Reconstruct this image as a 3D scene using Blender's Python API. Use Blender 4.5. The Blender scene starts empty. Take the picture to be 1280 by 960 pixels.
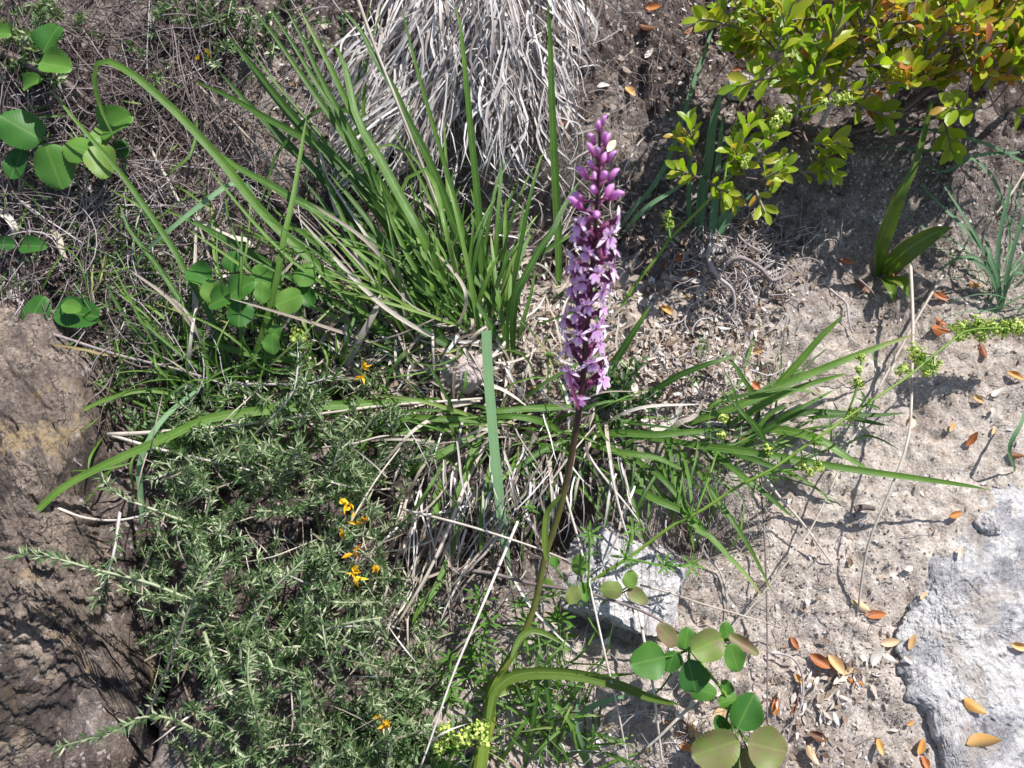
import bpy, math, random
import numpy as np
from mathutils import Vector, Matrix, noise as mnoise

S = bpy.context.scene
COL = S.collection
random.seed(11); RNG = np.random.default_rng(5)
R = math.radians

# ---------------------------------------------------------------- camera, world, sun, exposure
PITCH = R(50.0); DIST = 0.68; FPX = 640 / math.tan(R(32.0))
FWD = np.array([0, math.cos(PITCH), -math.sin(PITCH)])
UPV = np.array([0, math.sin(PITCH), math.cos(PITCH)])
RGT = np.array([1.0, 0, 0])
CAM = -FWD * DIST
cd = bpy.data.cameras.new('camera'); cam = bpy.data.objects.new('camera', cd); COL.objects.link(cam)
cam.location = CAM; cam.rotation_euler = (math.pi / 2 - PITCH, 0, 0)
cd.sensor_width = 36; cd.lens = 18 / math.tan(R(32.0)); cd.clip_start = 0.01; cd.clip_end = 200
cd.dof.use_dof = True; cd.dof.focus_distance = 0.60; cd.dof.aperture_fstop = 9.0
S.camera = cam
SUN_TO = Vector((0.40, 0.17, 0.90)).normalized()
w = bpy.data.worlds.new('World'); S.world = w; w.use_nodes = True
nt = w.node_tree; bg = nt.nodes['Background']
sky = nt.nodes.new('ShaderNodeTexSky'); sky.sky_type = 'NISHITA'; sky.sun_disc = False
sky.sun_elevation = math.asin(SUN_TO.z); sky.sun_rotation = math.atan2(SUN_TO.x, SUN_TO.y)
nt.links.new(sky.outputs[0], bg.inputs[0]); bg.inputs[1].default_value = 0.10
sd = bpy.data.lights.new('sun', 'SUN'); sd.energy = 5.0; sd.angle = R(0.5); sd.color = (1.0, 0.97, 0.935)
sun = bpy.data.objects.new('sun', sd); COL.objects.link(sun)
sun.rotation_euler = SUN_TO.to_track_quat('Z', 'Y').to_euler(); sun.location = SUN_TO * 3
S.view_settings.view_transform = 'Standard'; S.view_settings.look = 'None'
S.view_settings.exposure = 0.52; S.view_settings.gamma = 1
S.view_settings.use_curve_mapping = False
S.cycles.max_bounces = 6; S.cycles.transmission_bounces = 4; S.cycles.use_denoising = True

# ---------------------------------------------------------------- numeric noise
def _h(ix, iy, iz, s):
    n = (ix * 374761393 + iy * 668265263 + iz * 2147483647 + s * 1274126177) & 0xFFFFFFFF
    n = ((n ^ (n >> 13)) * 1274126177) & 0xFFFFFFFF
    n = ((n ^ (n >> 15)) * 2246822519) & 0xFFFFFFFF
    return ((n ^ (n >> 16)) & 0xFFFF) / 65535.0
def vn(x, y, z=0.0, s=0):
    x = np.asarray(x, float); y = np.asarray(y, float); z = np.zeros_like(x) + z
    ix, iy, iz = np.floor(x).astype(np.int64), np.floor(y).astype(np.int64), np.floor(z).astype(np.int64)
    fx, fy, fz = x - ix, y - iy, z - iz
    fx, fy, fz = [f * f * f * (f * (f * 6 - 15) + 10) for f in (fx, fy, fz)]
    def c(a, b, d): return _h(ix + a, iy + b, iz + d, s)
    x00 = c(0,0,0) * (1 - fx) + c(1,0,0) * fx; x10 = c(0,1,0) * (1 - fx) + c(1,1,0) * fx
    x01 = c(0,0,1) * (1 - fx) + c(1,0,1) * fx; x11 = c(0,1,1) * (1 - fx) + c(1,1,1) * fx
    y0 = x00 * (1 - fy) + x10 * fy; y1 = x01 * (1 - fy) + x11 * fy
    return (y0 * (1 - fz) + y1 * fz) * 2 - 1
def fbm(x, y, z=0.0, o=5, s=0, g=0.5):
    t = 0; a = 1.0; f = 1.0
    for i in range(o):
        t = t + a * vn(x * f + 17.3 * i, y * f - 9.1 * i, np.asarray(z) * f, s + i); a *= g; f *= 2.03
    return t
def ridge(x, y, z=0.0, o=4, s=0, g=0.5):
    t = 0; a = 1.0; f = 1.0
    for i in range(o):
        t = t + a * (1 - 2 * np.abs(vn(x * f + 5.3 * i, y * f, np.asarray(z) * f, s + i))); a *= g; f *= 2.1
    return t

# ---------------------------------------------------------------- the bank: base slope, bumps, hollows
def z0(y):
    y = np.asarray(y, float)
    k = 0.466 * np.clip(y, -0.6, 2.0)
    a = np.clip(y - 0.08, 0, 0.42)
    return k + 0.75 * a * a + 0.63 * np.clip(y - 0.5, 0, 0.6) * (y > 0.5)
def ray(px, py):
    d = FWD + RGT * ((px - 640) / FPX) + UPV * ((480 - py) / FPX)
    return d / np.linalg.norm(d)
from bisect import bisect_right
def hit(px, py, h, zf):
    d = ray(px, py); t0 = 0.12; t = t0; st = 0.02; zf = getattr(zf, 'scalar', zf)
    cx_, cy_, cz_ = (float(a) for a in CAM); dx_, dy_, dz_ = (float(a) for a in d)
    f = lambda t: cz_ + dz_ * t - zf(cx_ + dx_ * t, cy_ + dy_ * t) - h
    while t < 3.0 and f(t) > 0: t0 = t; t += st
    for _ in range(14):
        m = (t0 + t) / 2
        if f(m) > 0: t0 = m
        else: t = m
    return CAM + d * t
def P0(px, py, h=0.0): return hit(px, py, h, lambda x, y: z0(y))
def Q(px, py, dist): return CAM + ray(px, py) * dist
# (px, py, rx, ry, height m): broad swells and hollows of the bank
BUMPS = [(600,60,150,150,.045),(610,150,110,45,.022),(360,420,140,70,.012),(560,460,110,45,.022),(1080,620,240,110,.012),(760,430,160,80,.012),
         (1180,180,120,80,.018),(905,345,60,50,.022),(880,500,55,40,.016),(60,120,160,140,.02),(1240,430,110,160,.012),(780,860,130,70,.012)]
HOLES = [(640,275,85,55,-.085),(610,615,85,62,-.075),(862,640,50,42,-.055),(710,630,50,45,-.045),(560,120,90,50,-.02),(150,470,50,50,-.04),
         (440,150,35,55,-.035),(720,760,60,30,-.012),(300,560,120,60,-.03),(175,820,22,110,-.075),(940,620,40,40,-.015),
         (1080,30,150,80,-.06),(1260,300,40,60,-.03),(60,330,90,40,-.02),(800,200,30,60,-.012),(700,90,30,80,-.02)]
XS = np.arange(-0.66, 0.66, 0.0018); YS = np.arange(-0.40, 0.44, 0.0018)
def _ext(a, lim):
    st = 0.004; lo = [a[0]]; hi = [a[-1]]
    while lo[-1] > -lim: lo.append(lo[-1] - st); hi.append(hi[-1] + st); st *= 1.25
    return np.concatenate([np.array(lo[1:])[::-1], a, np.array(hi[1:])])
GX = _ext(XS, 3.0); GY = _ext(YS, 3.0)
XX, YY = np.meshgrid(GX, GY)
ZS = z0(YY)
def gauss(px, py, rx, ry):
    c = P0(px, py); d = np.linalg.norm(c - CAM)
    sx = rx * d / FPX; sy = ry * d / FPX * 1.05
    return np.exp(-(((XX - c[0]) / sx) ** 2 + ((YY - c[1]) / sy) ** 2) ** 1.3)
for b in BUMPS: ZS = ZS + b[4] * gauss(*b[:4])
ZSM = ZS.copy()                                       # smooth surface without hollows: heights are counted from it
for b in HOLES: ZS = ZS + b[4] * gauss(*b[:4])
pale = np.zeros_like(XX)                              # soil tone: 1 dry pale silt, 0 dark humus with shade painted in
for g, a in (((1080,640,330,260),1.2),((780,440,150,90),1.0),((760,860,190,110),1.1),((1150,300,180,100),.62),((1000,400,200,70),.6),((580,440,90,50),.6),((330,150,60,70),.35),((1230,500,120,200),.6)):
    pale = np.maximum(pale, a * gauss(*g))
for g in ((610,610,110,80),(862,640,55,45),(710,620,70,60),(640,275,110,80),(1140,110,170,130)): pale = pale * (1 - .92 * gauss(*g))  # shade of the hollows and the box shrub put into the soil colour
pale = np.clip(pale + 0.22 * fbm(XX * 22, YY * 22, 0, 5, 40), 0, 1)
fine = .0075 * fbm(XX * 16, YY * 16, 0, 3, 1) + 0.0024 * fbm(XX * 52, YY * 60, 0, 3, 9) + 0.0012 * fbm(XX * 150, YY * 150, 0, 3, 15)
clod = np.clip(fbm(XX * 90, YY * 90, 0, 3, 22), 0, 2) * (.0022 + .0035 * (1 - pale))
pock = -np.clip(fbm(XX * 105, YY * 105, 0, 2, 33) - .55, 0, 1) * .006 - np.clip(fbm(XX * 34, YY * 34, 0, 3, 35) - .5, 0, 1) * .02 * (1.3 - pale)
inner = np.clip(1.3 - np.maximum(np.abs(XX) / 0.9, np.abs(YY) / 0.9), 0, 1)
ZT = ZS + (fine + clod + pock) * inner
def lut(Z):
    def f(x, y):
        i = np.searchsorted(GX, x) - 1; j = np.searchsorted(GY, y) - 1
        i = np.clip(i, 0, len(GX) - 2); j = np.clip(j, 0, len(GY) - 2)
        u = np.clip((x - GX[i]) / (GX[i+1] - GX[i]), 0, 1); v = np.clip((y - GY[j]) / (GY[j+1] - GY[j]), 0, 1)
        return Z[j,i]*(1-u)*(1-v) + Z[j,i+1]*u*(1-v) + Z[j+1,i]*(1-u)*v + Z[j+1,i+1]*u*v
    ZL = Z.tolist()
    def g(x, y):
        i = min(max(bisect_right(GXL, x) - 1, 0), len(GXL) - 2); j = min(max(bisect_right(GYL, y) - 1, 0), len(GYL) - 2)
        u = min(1, max(0, (x - GXL[i]) / (GXL[i+1] - GXL[i]))); v = min(1, max(0, (y - GYL[j]) / (GYL[j+1] - GYL[j])))
        a = ZL[j]; b = ZL[j+1]
        return (a[i]*(1-u) + a[i+1]*u)*(1-v) + (b[i]*(1-u) + b[i+1]*u)*v
    f.scalar = g
    return f
GXL = GX.tolist(); GYL = GY.tolist()
zt = lut(ZT); zsm = lut(ZSM); palef = lut(pale)
def P(px, py, h=0.0): return hit(px, py, h, zsm if h > 0.004 else zt)

# ---------------------------------------------------------------- mesh builder
class MB:
    def __init__(s): s.v = []; s.t = []; s.q = []; s.uv = []; s.tint = []; s.n = 0; s.tt = []; s.qq = []
    def add(s, v, tris=None, quads=None, uv=None, tint=0.5):
        v = np.asarray(v, float); s.v.append(v); k = len(v)
        s.uv.append(np.zeros((k, 2)) if uv is None else np.asarray(uv, float))
        s.tint.append(np.full(k, tint) if np.isscalar(tint) else np.asarray(tint, float))
        if tris is not None and len(tris): s.tt.append(np.asarray(tris, np.int64) + s.n)
        if quads is not None and len(quads): s.qq.append(np.asarray(quads, np.int64) + s.n)
        s.n += k; return s
    def mesh(s, name, mat, origin=(0, 0, 0), smooth=True):
        v = np.concatenate(s.v) - np.asarray(origin, float)
        t = np.concatenate(s.tt) if s.tt else np.zeros((0, 3), np.int64)
        q = np.concatenate(s.qq) if s.qq else np.zeros((0, 4), np.int64)
        me = bpy.data.meshes.new(name); me.vertices.add(len(v)); me.vertices.foreach_set('co', v.astype(np.float32).ravel())
        li = np.concatenate([t.ravel(), q.ravel()]).astype(np.int32)
        me.loops.add(len(li)); me.loops.foreach_set('vertex_index', li)
        ls = np.concatenate([np.arange(len(t)) * 3, len(t) * 3 + np.arange(len(q)) * 4]).astype(np.int32)
        me.polygons.add(len(ls)); me.polygons.foreach_set('loop_start', ls)
        me.update(calc_edges=True); me.polygons.foreach_set('use_smooth', np.full(len(ls), smooth))
        u = me.uv_layers.new(name='uv'); u.data.foreach_set('uv', np.concatenate(s.uv)[li].astype(np.float32).ravel())
        a = me.attributes.new('tint', 'FLOAT', 'POINT'); a.data.foreach_set('value', np.concatenate(s.tint).astype(np.float32))
        me.materials.append(mat); me.validate(); return me
    def build(s, name, mat, parent=None, kind=None, origin=None, smooth=True):
        if origin is None: origin = parent_world(parent)
        o = bpy.data.objects.new(name, s.mesh(name, mat, origin, smooth)); COL.objects.link(o)
        if parent is not None: o.parent = parent
        else: o.location = origin
        if kind: o['kind'] = kind
        return o
WORLD = {}
def parent_world(p):
    return np.zeros(3) if p is None else WORLD.get(p.name, np.zeros(3))
def thing(name, label, cat, loc, group=None):
    o = bpy.data.objects.new(name, None); COL.objects.link(o); o.location = loc; o.empty_display_size = .01
    WORLD[o.name] = np.array(loc, float); o['label'] = label; o['category'] = cat
    if group: o['group'] = group
    return o
def tag(o, label=None, cat=None, group=None, kind=None):
    for k, v in (('label', label), ('category', cat), ('group', group), ('kind', kind)):
        if v: o[k] = v
    return o

def spline(pts, n):
    p = np.asarray(pts, float)
    if len(p) == 2: t = np.linspace(0, 1, n)[:, None]; return p[0] * (1 - t) + p[1] * t
    q = np.vstack([2 * p[0] - p[1], p, 2 * p[-1] - p[-2]])
    L = np.concatenate([[0], np.cumsum(np.linalg.norm(np.diff(p, axis=0), axis=1))]); out = []
    for u in np.linspace(0, L[-1], n):
        i = min(np.searchsorted(L, u, side='right') - 1, len(p) - 2); t = (u - L[i]) / max(L[i+1] - L[i], 1e-9)
        a, b, c, d = q[i], q[i+1], q[i+2], q[i+3]
        out.append(.5 * ((2*b) + (-a + c)*t + (2*a - 5*b + 4*c - d)*t*t + (-a + 3*b - 3*c + d)*t**3))
    return np.array(out)
def unit(v): v = np.asarray(v, float); return v / (np.linalg.norm(v, axis=-1, keepdims=True) + 1e-12)
BN = unit([0, -.5, .86])
def ribbon(mb, C, W, fold=.18, twist=0., face=None, tint=.5, tipcol=0.):
    C = np.asarray(C, float); n = len(C); T = unit(np.gradient(C, axis=0))
    f = np.tile(unit(BN if face is None else face), (n, 1))
    side = unit(np.cross(T, f)); nr = unit(np.cross(side, T))
    a = (np.linspace(0, 1, n) * twist if np.isscalar(twist) else np.asarray(twist))[:, None]
    sd = side * np.cos(a) + nr * np.sin(a); nn = np.cross(sd, T)
    W = np.asarray(W)[:, None]
    v = np.concatenate([C - sd * W / 2, C - nn * W * fold, C + sd * W / 2])
    k = np.arange(n - 1)
    q = np.concatenate([np.stack([k, k + 1, k + 1 + n, k + n], 1), np.stack([k + n, k + 1 + n, k + 1 + 2*n, k + 2*n], 1)])
    vv = np.linspace(0, 1, n)
    uv = np.concatenate([np.stack([np.full(n, u), vv], 1) for u in (0, .5, 1)])
    tn = np.tile(np.clip(tint + tipcol * np.clip(vv - .72, 0, .28) / .28, 0, 1), 3)
    mb.add(v, quads=q, uv=uv, tint=tn); return mb
def wprof(n, w, base=.55, tip=.6, blunt=False):
    t = np.linspace(0, 1, n)
    k = base + (1 - base) * np.minimum(1, t * 4)
    if blunt: return w * k
    return w * k * np.clip(1 - t ** 3, 0, 1) ** tip + w * .02
def tube(mb, C, r, sides=5, tint=.5, cap=True):
    C = np.asarray(C, float); n = len(C); r = np.full(n, r) if np.isscalar(r) else np.asarray(r, float)
    T = unit(np.gradient(C, axis=0)); ref = np.array([.31, .2, .93]); ref2 = np.array([.9, -.3, .1])
    A = np.cross(T, ref); bad = np.linalg.norm(A, axis=1) < .2; A[bad] = np.cross(T, ref2)[bad]; A = unit(A); B = np.cross(T, A)
    th = np.arange(sides) * 2 * math.pi / sides
    v = (C[:, None] + r[:, None, None] * (A[:, None] * np.cos(th)[None, :, None] + B[:, None] * np.sin(th)[None, :, None])).reshape(-1, 3)
    i = np.arange(n - 1)[:, None] * sides; j = np.arange(sides)[None]; j2 = (j + 1) % sides
    q = np.stack([i + j, i + j2, i + sides + j2, i + sides + j], -1).reshape(-1, 4)
    uv = np.stack([np.tile(np.arange(sides) / sides, n), np.repeat(np.linspace(0, 1, n), sides)], 1)
    tris = []
    if cap:
        for b0, rev in ((0, 1), ((n - 1) * sides, 0)):
            for m in range(1, sides - 1): tris.append((b0, b0 + m + (1 if rev else 0), b0 + m + (0 if rev else 1)))
    mb.add(v, tris=tris, quads=q, uv=uv, tint=tint); return mb
def frame(d, up):
    d = unit(d); x = unit(np.cross(d, up)); n = np.cross(x, d); return x, d, n      # across, along, normal
def leaf(mb, base, d, up, L, W, nl=6, na=2, cup=.12, bend=.15, serr=0., shape='ov', tint=.5, wav=0.):
    x, y, z = frame(d, up)
    t = np.linspace(0, 1, nl + 1)
    if shape == 'ov': prof = np.sin(math.pi * np.clip(t, 0, 1) ** .85) ** .75
    elif shape == 'blunt': prof = (np.sin(math.pi * (t * .93 + .02) ** 1.12)) ** .62
    elif shape == 'round': prof = np.sqrt(np.clip(1 - (2 * t - 1) ** 2, 0, 1)) * (1.06 - .22 * t)
    elif shape == 'obov': prof = np.sin(math.pi * t ** 1.25) ** .7
    else: prof = np.sin(math.pi * t ** .7)
    prof = prof * (1 + .05 * np.sin(t * 7 + L * 4000)) if shape == 'round' else prof
    prof[0] = max(prof[0], .06); prof[-1] = .03
    s = np.linspace(-1, 1, 2 * na + 1); vs = []; uvs = []
    for i, ti in enumerate(t):
        sr = 1 + (serr if i % 2 else -serr * .4) * (0 < i < nl)
        for sj in s:
            e = sr if abs(sj) > .99 else 1
            px = sj * prof[i] * W / 2 * e
            pz = cup * W * (sj * prof[i]) ** 2 - bend * L * ti * ti + wav * W * math.sin(ti * 9 + sj * 2) * abs(sj)
            vs.append(base + x * px + y * (L * ti + (serr * .25 * W * abs(sj) if i % 2 else 0)) + z * pz); uvs.append((.5 + .5 * sj * prof[i], ti))
    m = 2 * na + 1
    q = [(i*m + j, i*m + j + 1, (i+1)*m + j + 1, (i+1)*m + j) for i in range(nl) for j in range(2 * na)]
    mb.add(vs, quads=q, uv=uvs, tint=tint); return mb
def sl(s): return [tuple(float(a) for a in p.split(',')) for p in s.split()]
def path3(s, hs=(0, .05, .03), rev=False):
    """pixel trace laid over the bank; hs = height above it at start, middle, end"""
    p = sl(s) if isinstance(s, str) else list(s)
    if rev: p = p[::-1]
    L = np.concatenate([[0], np.cumsum([math.dist(p[i][:2], p[i+1][:2]) for i in range(len(p) - 1)])]); L /= L[-1]
    out = []
    for (a, u) in zip(p, L):
        h = hs[0] * (1-u) * (1-2*u) + hs[1] * 4 * u * (1-u) + hs[2] * u * (2*u-1) if len(hs) == 3 else np.interp(u, np.linspace(0, 1, len(hs)), hs)
        out.append(hit(a[0], a[1], max(h, 0.0), zsm) if h > 0 else P(a[0], a[1]) + np.array([0, 0, h]))
    return np.array(out)
def mpp(p): return np.linalg.norm(np.asarray(p) - CAM) / FPX      # metres per photo pixel at a point

# ---------------------------------------------------------------- materials
def N(t, k, **kw):
    n = t.nodes.new(k)
    for a, b in kw.items(): setattr(n, a, b)
    return n
def newmat(name):
    m = bpy.data.materials.new(name); m.use_nodes = True; t = m.node_tree; t.nodes.clear()
    out = N(t, 'ShaderNodeOutputMaterial'); b = N(t, 'ShaderNodeBsdfPrincipled'); t.links.new(b.outputs[0], out.inputs[0]); return m, t, out, b
def ramp(t, fac, stops, interp='LINEAR'):
    r = N(t, 'ShaderNodeValToRGB'); cr = r.color_ramp; cr.interpolation = interp
    while len(cr.elements) < len(stops): cr.elements.new(.5)
    for e, (p, c) in zip(cr.elements, stops): e.position = p; e.color = (*c, 1)
    if fac is not None: t.links.new(fac, r.inputs[0])
    return r.outputs[0]
def noise(t, scale, detail=4, rough=.6, vec=None, dist=0):
    n = N(t, 'ShaderNodeTexNoise'); n.inputs['Scale'].default_value = scale; n.inputs['Detail'].default_value = detail
    n.inputs['Roughness'].default_value = rough; n.inputs['Distortion'].default_value = dist
    if vec is not None: t.links.new(vec, n.inputs['Vector'])
    return n.outputs[0]
def mathn(t, op, a, b=None, clamp=False):
    n = N(t, 'ShaderNodeMath', operation=op, use_clamp=clamp)
    for i, x in enumerate((a, b)):
        if x is None: continue
        if isinstance(x, (int, float)): n.inputs[i].default_value = x
        else: t.links.new(x, n.inputs[i])
    return n.outputs[0]
def mix(t, mode, fac, a, b):
    n = N(t, 'ShaderNodeMix', data_type='RGBA', blend_type=mode)
    for s, x in ((0, fac), (6, a), (7, b)):
        if isinstance(x, (int, float)): n.inputs[s].default_value = x
        elif isinstance(x, tuple): n.inputs[s].default_value = (*x, 1)
        else: t.links.new(x, n.inputs[s])
    return n.outputs[2]
def bump(t, b, h, strength, dist):
    n = N(t, 'ShaderNodeBump'); n.inputs['Strength'].default_value = strength; n.inputs['Distance'].default_value = dist
    t.links.new(h, n.inputs['Height']); t.links.new(n.outputs[0], b.inputs['Normal']); return n
def geo(t): return N(t, 'ShaderNodeNewGeometry')
def plant(name, stops, rough=.45, trans=.35, veins='grass', sat=1.0, nscale=60, tcol=(.9, 1.0, .35), spec=.35, vstr=.25, vc=.12):
    """leaf tissue: colour from the piece's own tint, veins from its uv, light through the blade"""
    m, t, out, b = newmat(name)
    at = N(t, 'ShaderNodeAttribute', attribute_name='tint'); tc = N(t, 'ShaderNodeTexCoord')
    nz = noise(t, nscale, 4, .6, tc.outputs['Object'])
    f = mathn(t, 'ADD', at.outputs['Fac'], mathn(t, 'MULTIPLY', mathn(t, 'SUBTRACT', nz, .5), .35))
    c = ramp(t, f, stops)
    sp = N(t, 'ShaderNodeSeparateXYZ'); t.links.new(tc.outputs['UV'], sp.inputs[0])
    cu = mathn(t, 'ABSOLUTE', mathn(t, 'SUBTRACT', sp.outputs[0], .5))
    mid = mathn(t, 'LESS_THAN', cu, .045 if veins == 'grass' else .03)
    mpv = N(t, 'ShaderNodeMapping'); t.links.new(tc.outputs['UV'], mpv.inputs[0]); mpv.inputs[3].default_value = (14, 2.5, 1); oi = N(t, 'ShaderNodeObjectInfo')
    t.links.new(oi.outputs['Random'], mpv.inputs[1]); stn = noise(t, 1.6, 5, .7, mpv.outputs[0])
    if veins == 'grass':
        st = mathn(t, 'MULTIPLY', mathn(t, 'SUBTRACT', stn, .5), 5.)
        f = mathn(t, 'ADD', f, mathn(t, 'MULTIPLY', mathn(t, 'SUBTRACT', stn, .5), .45)); c = ramp(t, f, stops)
    else:
        st = mathn(t, 'SINE', mathn(t, 'MULTIPLY', mathn(t, 'SUBTRACT', sp.outputs[1], mathn(t, 'MULTIPLY', cu, .9)), 36.))
        st = mathn(t, 'MULTIPLY', mathn(t, 'POWER', mathn(t, 'ABSOLUTE', st), 6), -1.)
    c = mix(t, 'MIX', mathn(t, 'MULTIPLY', mid, .35 if veins == 'grass' else .16), c, (.32, .42, .12) if veins != 'none' else (.2, .3, .1))
    if veins != 'none':
        c = mix(t, 'MULTIPLY', mathn(t, 'ADD', vc, mathn(t, 'MULTIPLY', st, vc)), c, (.55, .6, .5))
    t.links.new(c, b.inputs['Base Color']); b.inputs['Roughness'].default_value = rough; b.inputs['Specular IOR Level'].default_value = spec
    bump(t, b, mathn(t, 'ADD', st, mathn(t, 'MULTIPLY', nz, 1.2)), vstr, .0006)
    tr = N(t, 'ShaderNodeBsdfTranslucent'); t.links.new(mix(t, 'MULTIPLY', 1.0, c, tuple(min(1.6 * x, 2.4) for x in tcol)), tr.inputs[0])
    ms = N(t, 'ShaderNodeMixShader'); ms.inputs[0].default_value = trans
    t.links.new(b.outputs[0], ms.inputs[1]); t.links.new(tr.outputs[0], ms.inputs[2]); t.links.new(ms.outputs[0], out.inputs[0])
    return m
G = lambda r, g, b: (r, g, b)
M = {}
M['grass'] = plant('grass_blade', [(0, G(.028,.072,.014)), (.35, G(.055,.135,.02)), (.6, G(.12,.235,.035)), (.8, G(.23,.34,.095)), (.93, G(.34,.32,.12)), (1, G(.36,.25,.12))], .36, .26)
M['glauc'] = plant('glaucous_blade', [(0, G(.07,.15,.08)), (.5, G(.14,.27,.14)), (1, G(.24,.40,.20))], .5, .22)
M['straw'] = plant('dry_straw', [(0, G(.11,.08,.07)), (.3, G(.25,.19,.16)), (.6, G(.48,.40,.33)), (.85, G(.70,.62,.55)), (1, G(.84,.79,.75))], .55, .18, tcol=(.7,.65,.55))
M['thatch'] = plant('dry_thatch', [(0, G(.09,.07,.07)), (.35, G(.27,.215,.195)), (.7, G(.60,.54,.525)), (1, G(.84,.79,.78))], .5, .12, tcol=(.65,.6,.6))
M['box'] = plant('box_leaf', [(0, G(.06,.14,.015)), (.3, G(.17,.29,.022)), (.55, G(.34,.43,.035)), (.72, G(.48,.42,.06)), (.86, G(.52,.27,.06)), (1, G(.50,.15,.07))], .30, .42, veins='pin', vstr=.15)
M['shrub'] = plant('silky_leaflet', [(0, G(.03,.07,.022)), (.4, G(.09,.165,.058)), (.75, G(.19,.275,.125)), (1, G(.50,.53,.36))], .42, .22, veins='none')
M['round'] = plant('round_leaf', [(0, G(.022,.085,.02)), (.3, G(.045,.15,.022)), (.6, G(.105,.235,.035)), (.8, G(.165,.24,.05)), (.93, G(.20,.15,.085)), (1, G(.22,.10,.075))], .5, .22, veins='pin', nscale=90, vstr=.07, vc=.04)
M['bedstraw'] = plant('bedstraw_green', [(0, G(.05,.15,.02)), (.5, G(.12,.26,.035)), (.72, G(.34,.46,.08)), (1, G(.74,.78,.26))], .45, .3, veins='none')
M['broad'] = plant('orchid_leaf', [(0, G(.05,.10,.015)), (.5, G(.13,.20,.03)), (1, G(.36,.46,.07))], .32, .28, vc=.05, vstr=.12)
M['stem'] = plant('orchid_stem', [(0, G(.06,.022,.035)), (.35, G(.10,.06,.03)), (.55, G(.15,.18,.03)), (1, G(.30,.38,.05))], .38, .08, veins='none', tcol=(.6,.6,.3))
M['petal'] = plant('orchid_petal', [(0, G(.20,.025,.13)), (.3, G(.50,.10,.38)), (.6, G(.76,.46,.78)), (1, G(.95,.86,.96))], .4, .35, veins='none', tcol=(1,.7,1), nscale=200)
M['yellow'] = plant('yellow_petal', [(0, G(.45,.10,.01)), (.4, G(.75,.38,.01)), (1, G(.85,.62,.03))], .5, .3, veins='none', tcol=(1,.8,.2))
M['fallen'] = plant('fallen_leaf', [(0, G(.09,.035,.02)), (.25, G(.24,.09,.04)), (.45, G(.50,.16,.05)), (.62, G(.62,.34,.09)), (.8, G(.62,.46,.28)), (1, G(.80,.76,.70))], .42, .12, veins='pin', tcol=(1,.6,.3))
def solid(name, stops, scale, rough=.8, bs=.4, bd=.001, island=True, detail=6):
    m, t, out, b = newmat(name); tc = N(t, 'ShaderNodeTexCoord')
    nz = noise(t, scale, detail, .65, tc.outputs['Object'])
    f = nz
    if island:
        at = N(t, 'ShaderNodeAttribute', attribute_name='tint')
        f = mathn(t, 'ADD', at.outputs['Fac'], mathn(t, 'MULTIPLY', mathn(t, 'SUBTRACT', nz, .5), .5))
    t.links.new(ramp(t, f, stops), b.inputs['Base Color']); b.inputs['Roughness'].default_value = rough
    bump(t, b, nz, bs, bd); return m
M['twig'] = solid('twig_bark', [(0, G(.05,.035,.03)), (.35, G(.16,.12,.11)), (.65, G(.30,.25,.24)), (1, G(.52,.47,.46))], 300, .75)
M['grain'] = solid('grit', [(0, G(.09,.07,.06)), (.3, G(.27,.22,.19)), (.65, G(.43,.375,.33)), (.9, G(.60,.54,.48)), (1, G(.80,.77,.74))], 400, .85)
M['litter'] = plant('leaf_litter', [(0, G(.10,.055,.04)), (.3, G(.27,.18,.14)), (.6, G(.47,.38,.33)), (.85, G(.65,.58,.54)), (1, G(.80,.76,.74))], .6, .12, veins='grass', tcol=(.8,.6,.5))

def soilmat():
    m, t, out, b = newmat('bank_soil'); tc = N(t, 'ShaderNodeTexCoord'); o = tc.outputs['Object']
    at = N(t, 'ShaderNodeAttribute', attribute_name='tint')
    a1 = noise(t, 60, 8, .7, o); a2 = noise(t, 480, 6, .7, o); a3 = noise(t, 14, 5, .6, o)
    v = N(t, 'ShaderNodeTexVoronoi'); v.inputs['Scale'].default_value = 420; t.links.new(o, v.inputs['Vector'])
    f = mathn(t, 'ADD', mathn(t, 'MULTIPLY', a1, .55), mathn(t, 'MULTIPLY', a2, .45))
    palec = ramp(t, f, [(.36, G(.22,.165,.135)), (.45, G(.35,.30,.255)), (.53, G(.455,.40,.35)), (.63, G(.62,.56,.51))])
    dark = ramp(t, f, [(.36, G(.018,.013,.012)), (.46, G(.055,.040,.036)), (.55, G(.11,.084,.078)), (.64, G(.26,.22,.21))])  # humus colour, deepened to stand in for shade at upper left
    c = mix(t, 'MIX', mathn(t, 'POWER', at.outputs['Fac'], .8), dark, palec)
    c = mix(t, 'MULTIPLY', .5, c, ramp(t, a3, [(.3, G(.72,.62,.56)), (.5, G(1,.98,.96)), (.7, G(1.0,1.0,1.0))]))
    sp = N(t, 'ShaderNodeSeparateColor'); t.links.new(v.outputs['Color'], sp.inputs[0])
    c = mix(t, 'MIX', mathn(t, 'MULTIPLY', mathn(t, 'GREATER_THAN', sp.outputs[0], .95), .35), c, (.62, .57, .54))
    c = mix(t, 'MIX', mathn(t, 'MULTIPLY', mathn(t, 'LESS_THAN', sp.outputs[0], .05), .4), c, (.10, .075, .06))
    t.links.new(c, b.inputs['Base Color']); b.inputs['Roughness'].default_value = .92; b.inputs['Specular IOR Level'].default_value = .2
    h = mathn(t, 'ADD', a2, mathn(t, 'MULTIPLY', v.outputs['Distance'], -.6)); h = mathn(t, 'ADD', h, a1)
    bump(t, b, h, .6, .0018); return m
M['soil'] = soilmat()
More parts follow.
